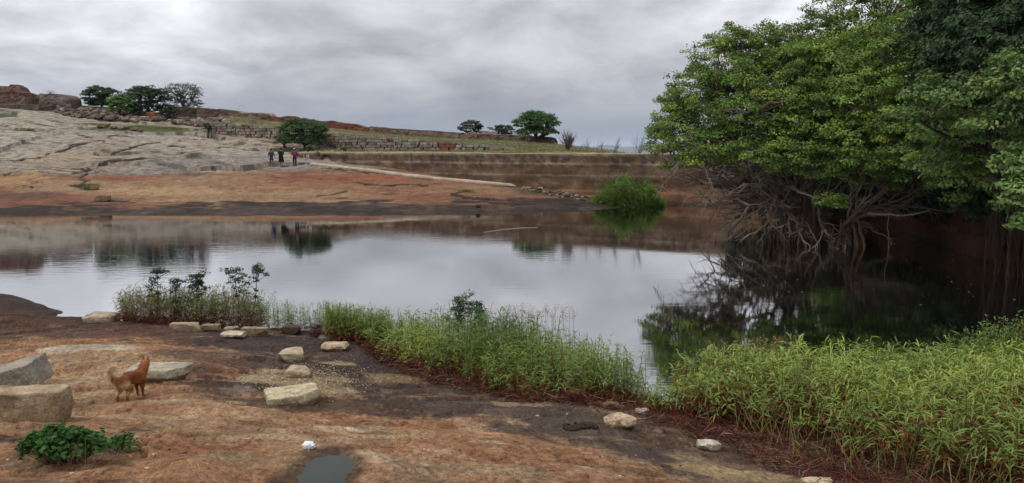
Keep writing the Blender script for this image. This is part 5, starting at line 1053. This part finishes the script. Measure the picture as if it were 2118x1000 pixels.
# far clump of reeds by the wall
r = np.random.default_rng(99); t = thing('reed_clump', 'big bright green clump of reeds at the far end of the pond against the wall', 'reeds', low(at_d(1293, 422, 57.5), 0)); n = 2300; a = r.uniform(0, 6.28, n); rr_ = r.random(n)**.5; q = np.column_stack([np.cos(a) * rr_ * 2.95, np.sin(a) * rr_ * 1.2, np.zeros(n) - .05])
hh = np.interp(q[:, 0], [-3, -2.2, -1.4, -.6, 0, .5, .9, 1.6, 2.3, 3], [.5, .9, 1.35, 2.0, 2.15, 1.6, 1.35, 1.7, 1.35, .6]) * (1 + .35 * fbm(q[:, 0] * 1.6, q[:, 1] * 1.6, 0, 5, 3)) * r.uniform(.55, 1.1, n) * (1 - .25 * rr_**3); V, F, Cc = weeds(q, hh, r, 15, .40, .034, cl=np.array([.045, .085, .018]), ch=np.array([.15, .25, .05]), low_red=.05, upper=.05, lean=.1); mk('stems', V, F, M['reed'], t, Cc, smooth=False)
q2 = np.column_stack([r.normal(size=260) * .8 + .15, r.normal(size=260) * .3 + .6, np.zeros(260)]); V, F, Cc = weeds(q2, r.uniform(1.6, 2.15, 260), r, 12, .3, .04, cl=np.array([.03, .06, .02]), ch=np.array([.06, .11, .03]), low_red=0, upper=.5); mk('dark_stems', V, F, M['reed'], t, Cc, smooth=False)

# foreground leafy plants in the rock hollow
def ground_plant(label, px, py, wpx, hpx, seed, n=46, leaf=.055, per=16):
    g = np.array(ground(px, py)); m = g[1] / FPX * 1.05; W_, h = wpx * m, hpx * m; r = np.random.default_rng(seed); t = thing('leafy_plant', label, 'plant', tuple(g), 0, 'green plants in the rock hollow'); T = Tubes(); C_ = []
    for i in range(n):
        a = r.uniform(0, 6.28); rr_ = r.random()**.5; e = np.array([math.cos(a) * rr_ * W_ / 2, math.sin(a) * rr_ * W_ * .28 + .05, h * r.uniform(.45, 1.0) * (1 - .45 * rr_**2)]); P = wiggle(e * np.array([.4, .4, 0]) + [0, 0, -.03], e, 5, .1, r, .08); T.add(P, np.linspace(.006, .003, 5), 3, (.07, .07, .03)); C_.append(e)
    T.build('stem', M['bark'], t); C_ = np.array(C_); V, F, Cc = clump_leaves(C_, np.full(len(C_), .085), per, leaf, (.018, .055, .012), (.055, .135, .028), r, None, .72, .6, .55); mk('leaves', V, F, M['leaf'], t, Cc, smooth=False)
    nb = 70; q = np.column_stack([r.normal(size=nb) * W_ * .16 + W_ * .18, r.normal(size=nb) * .06, np.full(nb, .0)]); az = r.uniform(0, 6.28, nb); el = r.uniform(.3, 1.4, nb); D = np.stack([np.cos(az) * np.cos(el), np.sin(az) * np.cos(el) * .5, np.sin(el)], -1)
    V, F, Cc = strips(q, D, r.uniform(.08, h * 1.15, nb), np.full(nb, .0045), r.uniform(0, .3, nb), np.tile([.33, .25, .14], (nb, 1)) * r.uniform(.6, 1.2, (nb, 1)), prof=(1, 1, .8, .4)); mk('dry_stalks', V, F, M['dry'], t, Cc, smooth=False)
ground_plant('broad dark green leafy plant with dry straws in the rock hollow', 128, 958, 160, 72, 201, 70, .062, 17)
ground_plant('small green plant right of the broad leafy plant', 248, 938, 52, 34, 202, 22, .035, 16)
# grass tufts on the far slope, grass on terraces
def tuft(label, px, py, wpx, h, seed, cl=(.05, .075, .02), ch=(.12, .14, .05)):
    g = np.array(ground(px, py)); W_ = wpx / FPX * g[1]; r = np.random.default_rng(seed); n = 260; q = np.column_stack([r.normal(size=n) * W_ * .24, r.normal(size=n) * .35, np.zeros(n)]); q[:, 2] = HG(q[:, 0] + g[0], q[:, 1] + g[1]) - g[2]
    az = r.uniform(0, 6.28, n); el = r.uniform(.6, 1.45, n); D = np.stack([np.cos(az) * np.cos(el), np.sin(az) * np.cos(el), np.sin(el)], -1); k = r.random((n, 1)); V, F, Cc = strips(q, D, h * r.uniform(.5, 1, n), np.full(n, .04), r.uniform(.1, .4, n), np.array(cl) * (1 - k) + np.array(ch) * k)
    o = mk('grass_tuft', V, F, M['reed'], None, Cc, smooth=False, loc=tuple(g)); tag(o, label, 'grass tuft', 'grass tufts in the rock of the far slope', 'stuff')
tuft('green grass tuft at the bend of the long crack in the orange rock', 184, 392, 26, .35, 301)
tuft('green grass tuft in the dark rock before the retaining wall', 965, 397, 30, .22, 302)
r = np.random.default_rng(333); px = r.uniform(430, 1330, 30000); py = r.uniform(240, 322, 30000); d = r.uniform(62, 100, 30000); X_ = (px - 1059) / FPX * d; q = np.column_stack([X_, d]); s1q = sdist(W1x, X_, d); s2q = sdist(W2x, X_, d)
nz = fbm(X_ * .25, d * .25, 0, 55, 3); k = ((s1q > .15) & (X_ > -21) & (nz > -.25)) & (np.abs(s2q) > .5); q = q[k][:16000]; b = feet(q, -9); n = len(q); az = r.uniform(0, 6.28, n); el = r.uniform(.5, 1.45, n); D = np.stack([np.cos(az) * np.cos(el), np.sin(az) * np.cos(el), np.sin(el)], -1); kk = r.random((n, 1))
V, F, Cc = strips(b, D, r.uniform(.1, .34, n), np.full(n, .06), r.uniform(.1, .4, n), np.array([.08, .10, .03]) * (1 - kk) + np.array([.24, .22, .10]) * kk); tag(mk('grass', V, F, M['reed'], None, Cc, smooth=False), 'short dry grass on the terraces behind the retaining wall', kind='stuff')
# ------------------------------------------------------------------ living figures
def skin_mesh(nodes, edges, root=0, sub=2):
    """grow one continuous surface round a skeleton; nodes: (x,y,z,r)"""
    me = bpy.data.meshes.new('skeleton'); me.from_pydata([n[:3] for n in nodes], edges, []); o = bpy.data.objects.new('skeleton', me); COL.objects.link(o)
    o.modifiers.new('s', 'SKIN'); 
    for i, n in enumerate(nodes):
        sv = me.skin_vertices[0].data[i]; rr = n[3]; sv.radius = (rr, rr) if np.ndim(rr) == 0 else tuple(rr); sv.use_root = (i == root)
    sm = o.modifiers.new('b', 'SUBSURF'); sm.levels = sub; sm.render_levels = sub
    bpy.context.view_layer.update(); ev = o.evaluated_get(bpy.context.evaluated_depsgraph_get()); m2 = ev.to_mesh()
    V = np.array([v.co[:] for v in m2.vertices]); F4 = [tuple(p.vertices) for p in m2.polygons]; ev.to_mesh_clear()
    bpy.data.objects.remove(o); bpy.data.meshes.remove(me)
    q = np.array([f for f in F4 if len(f) == 4]); t3 = np.array([f for f in F4 if len(f) == 3]); return V, ([q] if len(q) else []) + ([t3] if len(t3) else [])
def chain(N, E, start, pts):
    k = start; ids = []
    for p in pts:
        N.append(p); E.append((k, len(N) - 1) if k is not None else (len(N) - 1, len(N) - 1)); k = len(N) - 1; ids.append(k)
    return ids
# dog -------------------------------------------------------------
def dog():
    g = ground(277, 826); t = thing('dog', 'ginger dog with curled bushy pale tail standing with its back to the viewer', 'dog', tuple(g), 0)
    N = [(0, -.22, .400, .100)]; E = []
    sp = chain(N, E, 0, [(0, -.12, .405, .098), (0, 0, .390, .112), (0, .11, .380, .122), (0, .20, .400, .108)]); nk = chain(N, E, sp[-1], [(0, .255, .465, .084), (0, .285, .53, .074)])
    hd = chain(N, E, nk[-1], [(0, .315, .585, .078), (-.012, .36, .580, .060), (-.035, .415, .560, .036), (-.048, .445, .553, .026)])
    chain(N, E, 0, [(0, -.28, .41, .060)])
    for s in (-1, 1):
        st = .05 if s > 0 else -.02
        f = chain(N, E, 0, [(s * .070, -.215, .325, .082), (s * .078, -.175 + st, .245, .060), (s * .076, -.260 + st, .150, .030), (s * .074, -.264 + st, .085, .021), (s * .074, -.255 + st, .03, .021), (s * .074, -.215 + st, .014, .022)])
        f = chain(N, E, sp[-2], [(s * .066, .155, .30, .060), (s * .066, .135, .215, .040), (s * .060, .15, .12, .025), (s * .060, .150, .05, .020), (s * .060, .156, .022, .021), (s * .060, .19, .014, .021)])
    V, F = skin_mesh(N, E, 0, 2); x, y, z = V.T
    c = np.tile(c3(.21, .072, .022), (len(V), 1)); c = lerp(c, c3(.12, .030, .010), sstep(.35, .42, z) * sstep(.17, .05, y) * sstep(-.26, -.12, y) * .95 + 0)
    c = lerp(c, c3(.52, .34, .17), sstep(-.14, -.24, y) * sstep(.42, .34, z) * sstep(.10, .20, z) * .95); c = lerp(c, c3(.48, .26, .11), sstep(.33, .30, z) * sstep(-.1, 0, y) * sstep(.10, 0, y) * .8)
    c = lerp(c, c3(.16, .07, .035), sstep(.10, .02, z) * .8); c = lerp(c, c3(.36, .15, .05), sstep(.42, .50, z) * sstep(.2, .3, y) * .6)
    b = mk('body', V, F, M['fur'], t, c)
    # coat of short hair over the body
    me = b.data; nrm = np.zeros(len(V) * 3); me.vertices.foreach_get('normal', nrm); nrm = nrm.reshape(-1, 3); r = np.random.default_rng(1)
    k = r.integers(0, len(V), 9000); k = k[(V[k, 2] > .22) & ~((V[k, 1] > .34))]; flow = np.array([0, -1, -.55]); flow = np.where((V[k, 1] > .22)[:, None], np.array([0, -.5, -1]), flow); flow = flow / np.linalg.norm(flow, axis=1)[:, None]; D = nrm[k] * .55 + flow + r.normal(size=(len(k), 3)) * .2; D /= np.linalg.norm(D, axis=1)[:, None]
    P = V[k] + r.normal(size=(len(k), 3)) * .008; cc = c[k] * r.uniform(.7, 1.3, (len(k), 1)); L = np.where((V[k, 1] < -.18) & (V[k, 2] < .42), .032, .022) * r.uniform(.6, 1.3, len(k))
    vv, ff, c2 = strips(P, D, L, np.full(len(k), .006), np.full(len(k), .2), cc, prof=(1, .9, .6, .1), roll=r.uniform(-1.5, 1.5, len(k))); mk('coat', vv, ff, M['fur'], t, c2, smooth=False)
    # tail: curled up and over to the left
    cp = np.array([[0, -.285, .425], [-.03, -.345, .445], [-.075, -.385, .50], [-.10, -.39, .58], [-.085, -.365, .645], [-.05, -.33, .66]]); tt = np.linspace(0, 5, 26); C_ = np.stack([np.interp(tt, range(6), cp[:, i]) for i in range(3)], 1)
    T = Tubes(); T.add(C_, np.linspace(.026, .010, 26), 8, (.45, .22, .08)); tl = T.build('tail', M['fur'], t)
    n = 3600; k = r.integers(0, 26, n); tg = np.gradient(C_, axis=0)[k]; tg /= np.linalg.norm(tg, axis=1)[:, None]; D = tg * .55 + r.normal(size=(n, 3)) * .55; D /= np.linalg.norm(D, axis=1)[:, None]
    cc = np.where((k > 8)[:, None], np.array([.72, .52, .30]), np.array([.46, .22, .08])) * r.uniform(.7, 1.2, (n, 1)); vv, ff, c2 = strips(C_[k], D, r.uniform(.045, .105, n) * (1 - .2 * (k > 20)), np.full(n, .006), r.uniform(0, .5, n), cc, prof=(1, .9, .6, .1), roll=r.uniform(-1.5, 1.5, n)); mk('tail_hair', vv, ff, M['fur'], tl, c2, smooth=False)
    for s in (-1, 1):
        e = np.array([[s * .020, .325, .640], [s * .076, .318, .615], [s * .060, .318, .722], [s * .048, .350, .632], [s * .05, .335, .668]]); Fe = np.array([[0, 1, 2], [0, 2, 3], [1, 3, 2], [0, 3, 1]])
        mk('ear', e[:4], Fe, M['fur'], t, np.tile(c3(.27, .08, .025), (4, 1)), smooth=False)
        eye, fe = stone(.016, .012, .016, 3, 2, 0, .9, 0, 3); mk('eye', eye + np.array([s * .036 - .015, .385, .588]), fe, M['fur'], t, np.tile(c3(.02, .012, .01), (len(eye), 1)))
    ns, fe = stone(.026, .02, .02, 4, 2, 0, .9, 0, 3); mk('nose', ns + np.array([-.055, .468, .552]), fe, M['fur'], t, np.tile(c3(.02, .015, .013), (len(ns), 1)))
    t.rotation_euler = (0, 0, math.radians(-17)); t.scale = (.84,) * 3; return t
dog()

def person(label, px, py, yaw, pants, top, hair, legs_bare, seed, arm, gait, shoe=(.03, .025, .025), coat=None, cap=None, hgt=1.76, skin=(.14, .075, .05)):
    g = ground(px, py); t = thing('person', label, 'person', (g[0], g[1], g[2] - .01), yaw, None); k = hgt / 1.76
    N = [(0, 0, .95, (.150, .105))]; E = []; S = lambda *p: tuple(p)
    sp = chain(N, E, 0, [(0, 0, 1.08, (.135, .095)), (0, .01, 1.24, (.160, .105)), (0, 0, 1.38, (.165, .100)), (0, 0, 1.475, (.075, .07)), (0, .015, 1.53, .055), (0, .025, 1.62, (.072, .088)), (0, .03, 1.69, (.070, .080)), (0, .03, 1.735, (.045, .05))])
    joints = {}
    for s, gy in ((-1, gait), (1, -gait)):
        ft = (s * .10, gy * .30, .04); kn = (s * .105, gy * .12 + .03, .52)
        chain(N, E, 0, [(s * .095, 0, .86, .088), (kn[0], kn[1], kn[2], .056), (s * .10, gy * .22 - .01, .30, .050), (ft[0], ft[1] - .02, .10, .034), (ft[0], ft[1] + .02, .045, .036), (ft[0], ft[1] + .14, .03, .034)])
        el, wr = arm[0 if s < 0 else 1]; a = chain(N, E, sp[2], [(s * .185, 0, 1.40, .055), (s * el[0], el[1], el[2], .040), (s * wr[0], wr[1], wr[2], .028)])
        w = np.array([s * wr[0], wr[1], wr[2]]); d = w - np.array([s * el[0], el[1], el[2]]); d /= np.linalg.norm(d); pm = w + d * .06; pi = chain(N, E, a[-1], [(*pm, .028)])[0]; joints[s] = pm; lat = np.cross(d, [s * 1.0, 0, 0.0]); lat /= np.linalg.norm(lat) + 1e-6
        for j, (o, L) in enumerate(((-.024, .055), (-.008, .068), (.008, .064), (.024, .048))): q = pm + lat * o + d * L * .6; q2 = pm + lat * o * 1.15 + d * L - np.array([s * .012, 0, 0]); chain(N, E, pi, [(*q, .009), (*q2, .008)])
        q = pm - lat * .035 + d * .012; q2 = q + d * .03 - lat * .012; chain(N, E, pi, [(*q, .010), (*q2, .009)])
    V, F = skin_mesh(N, E, 0, 1); 
    b = mk('body', V * k, F, M['skin'], t, np.tile(c3(*skin), (len(V), 1)))
    # shirt with sleeves
    N = [(0, 0, .93, (.165, .12))]; E = []; sp = chain(N, E, 0, [(0, 0, 1.08, (.155, .115)), (0, .01, 1.24, (.178, .122)), (0, 0, 1.385, (.182, .115)), (0, 0, 1.46, (.085, .08))])
    for i, s in enumerate((-1, 1)): el, wr = arm[i]; chain(N, E, sp[2], [(s * .195, 0, 1.405, .070), (s * el[0], el[1], el[2], .054)] + ([] if legs_bare else [(s * (el[0] + wr[0]) / 2, (el[1] + wr[1]) / 2, (el[2] + wr[2]) / 2, .044)]))
    V, F = skin_mesh(N, E, 0, 1); mk('shirt', V * k, F, M['cloth'], t, np.tile(c3(*top), (len(V), 1)))
    N = [(0, 0, .97, (.168, .125))]; E = []
    for s, gy in ((-1, gait), (1, -gait)):
        c = [(s * .10, 0, .84, .112), (s * .105, gy * .10 + .02, .60, .098)]
        if not legs_bare: c += [(s * .10, gy * .20, .32, .068), (s * .10, gy * .29 - .01, .12, .058)]
        chain(N, E, 0, c)
    V, F = skin_mesh(N, E, 0, 1); mk('shorts' if legs_bare else 'trousers', V * k, F, M['cloth'], t, np.tile(c3(*pants), (len(V), 1)))
    for s, gy in ((-1, gait), (1, -gait)):
        P, Fs = stone(.105, .29, .10, 5, 4, 0, .9, 0, 3); mk('shoe', (P + np.array([s * .10, gy * .30 + .06, 0])) * k, Fs, M['cloth'], t, np.tile(c3(*shoe), (len(P), 1)))
    P, Fs = stone(.185, .205, .16, 6, 2.4, 0, .9, .02, 3); mk('hair', (P + np.array([0, .010, 1.625])) * k, Fs, M['cloth'], t, np.tile(c3(*hair), (len(P), 1)))
    if cap: P, Fs = stone(.20, .24, .11, 7, 2.4, 0, .9, 0, 3); mk('cap', (P + np.array([0, .035, 1.70])) * k, Fs, M['cloth'], t, np.tile(c3(*cap), (len(P), 1)))
    if coat:
        n = 22; th = np.linspace(0, 2 * math.pi, n, endpoint=False); rings = []
        for z, a, b2 in ((1.20, .19, .14), (1.0, .20, .155), (.85, .215, .17), (.70, .235, .19), (.56, .25, .205), (.47, .262, .215)):
            wv = 1 + .05 * np.sin(th * 7 + z * 3); rings.append(np.column_stack([a * np.cos(th) * wv, b2 * np.sin(th) * wv + (.02 if z < .8 else 0), z + (.03 * np.sin(th * 3) if z < .5 else 0 * th)]))
        V = np.vstack(rings); i = np.arange(len(V)).reshape(-1, n); j = np.roll(i, -1, 1); F = np.stack([i[:-1], i[1:], j[1:], j[:-1]], -1).reshape(-1, 4); mk('coat', V * k, F, M['cloth'], t, np.tile(c3(*coat), (len(V), 1)))
    return t, g
def backpack(label, t, g, yaw, col, col2, hgt=1.76):
    k = hgt / 1.76; b = thing('backpack', label, 'backpack', (g[0], g[1], g[2] - .01), yaw)
    P, F = stone(.33, .19, .50, 8, 4, 0, .9, .015, 16); mk('pack', (P + np.array([0, -.205, .98])) * k, F, M['cloth'], b, np.tile(c3(*col), (len(P), 1)))
    P, F = stone(.25, .07, .22, 9, 4, 0, .9, .01, 3); mk('front_pocket', (P + np.array([0, -.305, 1.02])) * k, F, M['cloth'], b, np.tile(c3(*col2), (len(P), 1)))
    for s in (-1, 1):
        T = Tubes(); T.add(np.array([[s * .10, -.14, 1.42], [s * .12, -.04, 1.52], [s * .12, .07, 1.47], [s * .14, .135, 1.33], [s * .16, .11, 1.15], [s * .15, -.10, 1.02]]) * k, .020, 6, col2); T.build('strap', M['cloth'], b)
A_rel = (((.27, -.02, 1.14), (.31, .05, .90)), ((.27, .0, 1.14), (.33, -.04, .88)))
A_fr = (((.26, .03, 1.18), (.16, .25, 1.30)), ((.25, .05, 1.15), (.10, .26, 1.12)))
A_st = (((.27, .0, 1.16), (.14, .18, 1.10)), ((.27, .0, 1.15), (.14, .17, 1.08)))
p, g = person('walker in bright blue shorts and dark top, leftmost of the three walkers', 562, 346, .30, (.035, .045, .26), (.012, .012, .02), (.01, .008, .008), True, 1, A_rel, .5); backpack('grey blue backpack worn by the walker in blue shorts', p, g, .30, (.035, .048, .075), (.022, .032, .055))
p, g = person('walker in a long black coat over bare calves, in the middle of the three walkers', 582, 345, .2, (.012, .010, .012), (.012, .011, .014), (.01, .008, .008), True, 2, A_fr, .7, coat=(.012, .011, .014), hgt=1.80)
p, g = person('walker in dark trousers and white cap, rightmost of the three walkers', 610, 344.5, .28, (.022, .022, .032), (.030, .012, .020), (.01, .008, .008), False, 3, A_st, .15, cap=(.55, .55, .57), hgt=1.70); backpack('bright magenta backpack worn by the walker with the white cap', p, g, .28, (.24, .022, .11), (.19, .016, .085), 1.70)

# ------------------------------------------------------------------ litter and small remains
g = ground(638, 928); V0, F0 = CUBES[16]; V = V0 / ((np.abs(V0)**3).sum(1)**(1 / 3))[:, None] * np.array([.058, .045, .034]); n_ = np.linalg.norm(V, axis=1); V = V * (1 + .32 * fbm(V[:, 0] * 28, V[:, 1] * 28, V[:, 2] * 28, 901, 4, .65) + .18 * noise(V[:, 0] * 90, V[:, 1] * 90, V[:, 2] * 90, 902))[:, None]; V[:, 2] += .03
tag(mk('plastic_bag', V, F0, M['cloth'], None, np.tile(c3(.66, .67, .70), (len(V), 1)), smooth=False, loc=g), 'crumpled white plastic bag lying on the rock beside the puddle', 'litter')
r = np.random.default_rng(77); g = np.array(ground(1200, 884)); P = []; 
for i in range(240): a = r.uniform(-1, 1); P.append([g[0] + a * .22 + r.normal() * .02, g[1] + r.normal() * .05 + .05 * math.sin(a * 3), 0])
P = np.array(P); P[:, 2] = HG(P[:, 0], P[:, 1]); V, F = rockfield(P, r.uniform(.02, .06, len(P)), 78, 2, .8, 0); tag(mk('dung_heap', V, F, M['rubble'], None, np.tile(c3(.035, .024, .016), (len(V), 1)), smooth=False), 'dark lumpy clod of dried mud on the grey rock left of the pointed pale boulder', 'clod', kind='stuff')
def stick(label, pts, rad, col, group='dry sticks and canes at the weed edge'):
    T = Tubes(); Q = np.array([ground(px, py) for px, py in pts]); Q[:, 2] += rad + .008; Q, _ = resample(Q, .04); T.add(Q, np.linspace(rad, rad * .5, len(Q)), 5, col); tag(T.build('dry_stick', M['bark'], None), label, 'stick', group)
stick('pale dry cane lying on the red weeds left of centre', [(868, 758), (885, 775), (905, 790), (935, 797)], .007, (.32, .24, .15))
stick('grey dry stick lying just right of the pointed pale boulder', [(1312, 870), (1340, 868), (1362, 857), (1378, 848)], .008, (.24, .17, .13))
stick('bent pale root curling out of the weeds left of the pointed pale boulder', [(1222, 836), (1228, 823), (1240, 833), (1258, 846)], .007, (.28, .20, .14))
stick('dark red fallen stem curving over the bare rock before the long weed band', [(820, 770), (850, 792), (880, 806), (930, 806)], .006, (.13, .04, .025))
stick('thin dark twig on the ochre rock below the oblong white stone', [(1450, 956), (1470, 948), (1500, 951)], .004, (.07, .05, .035))
# a long thin dead branch drifting and a few floating leaves
r = np.random.default_rng(80)
T = Tubes(); Q = np.array([at_z(px, py, .005) for px, py in ((1000, 481), (1040, 475), (1075, 472), (1112, 471))]); T.add(Q, [.02, .03, .03, .015], 5, (.25, .21, .17)); tag(T.build('floating_stick', M['bark'], None), 'long thin pale stick floating in the middle of the pond', 'stick')
q = np.array([at_z(r.uniform(1560, 2110), r.uniform(520, 640), .006) for i in range(34)]); nr_ = np.tile([0, 0, 1.0], (34, 1)) + r.normal(size=(34, 3)) * .05; nr_ /= np.linalg.norm(nr_, axis=1)[:, None]; V, F, Cc = leaves(q, nr_, r.uniform(.05,   .10, 34), np.tile([.30, .28, .18], (34, 1)) * r.uniform(.4, 1.2, (34, 1)), r); tag(mk('floating_leaves', V, F, M['dry'], None, Cc, smooth=False), 'small pale leaves floating on the dark water under the trees', kind='stuff')
# far hills in the haze
def hills():
    n = 240; a = np.linspace(math.radians(-75), math.radians(75), n); R = 14000; e = fbm(a * 5, a * 0, 0, 701, 5, .55); hgt = 150 + 260 * np.clip(.5 + e * 1.3, 0, 1.2) * (.4 + .6 * np.exp(-((a - .13) / .35)**2)); rows = []
    for k, (f, s) in enumerate(((0, -600), (.25, 0), (.6, 700), (1, 1800), (.7, 3000), (0, 5000))):
        rr = R + s + 300 * fbm(a * 9, a * 0 + k, 0, 702, 3); rows.append(np.column_stack([np.sin(a) * rr, np.cos(a) * rr, -135 + hgt * f]))
    V = np.vstack(rows); i = np.arange(len(V)).reshape(-1, n); F = np.stack([i[:-1, :-1], i[:-1, 1:], i[1:, 1:], i[1:, :-1]], -1).reshape(-1, 4); tag(mk('far_hills', V, F, M['masonry'], None, np.tile(c3(.06, .08, .06), (len(V), 1))), 'low blue hills far across the hazy plain', kind='structure')
hills()
# the air itself: one closed box of thin haze
bm = bmesh.new(); bmesh.ops.create_cube(bm, size=1); me = bpy.data.meshes.new('haze'); bm.to_mesh(me); bm.free(); hz_o = bpy.data.objects.new('haze', me); COL.objects.link(hz_o)
hz_o.scale = (150000, 150000, 440); hz_o.location = (0, 0, 75); tag(hz_o, 'pale blue grey haze lying over the distant plain', kind='stuff')
m = bpy.data.materials.new('haze'); m.use_nodes = True; m.node_tree.nodes.clear(); N = NT(m.node_tree); out = N.n('ShaderNodeOutputMaterial'); pv = N.n('ShaderNodeVolumePrincipled'); pv.inputs['Color'].default_value = (.70, .80, .95, 1); pv.inputs['Density'].default_value = 5e-5; pv.inputs['Anisotropy'].default_value = 0.0
N.l(pv.outputs[0], out.inputs['Volume']); me.materials.append(m)
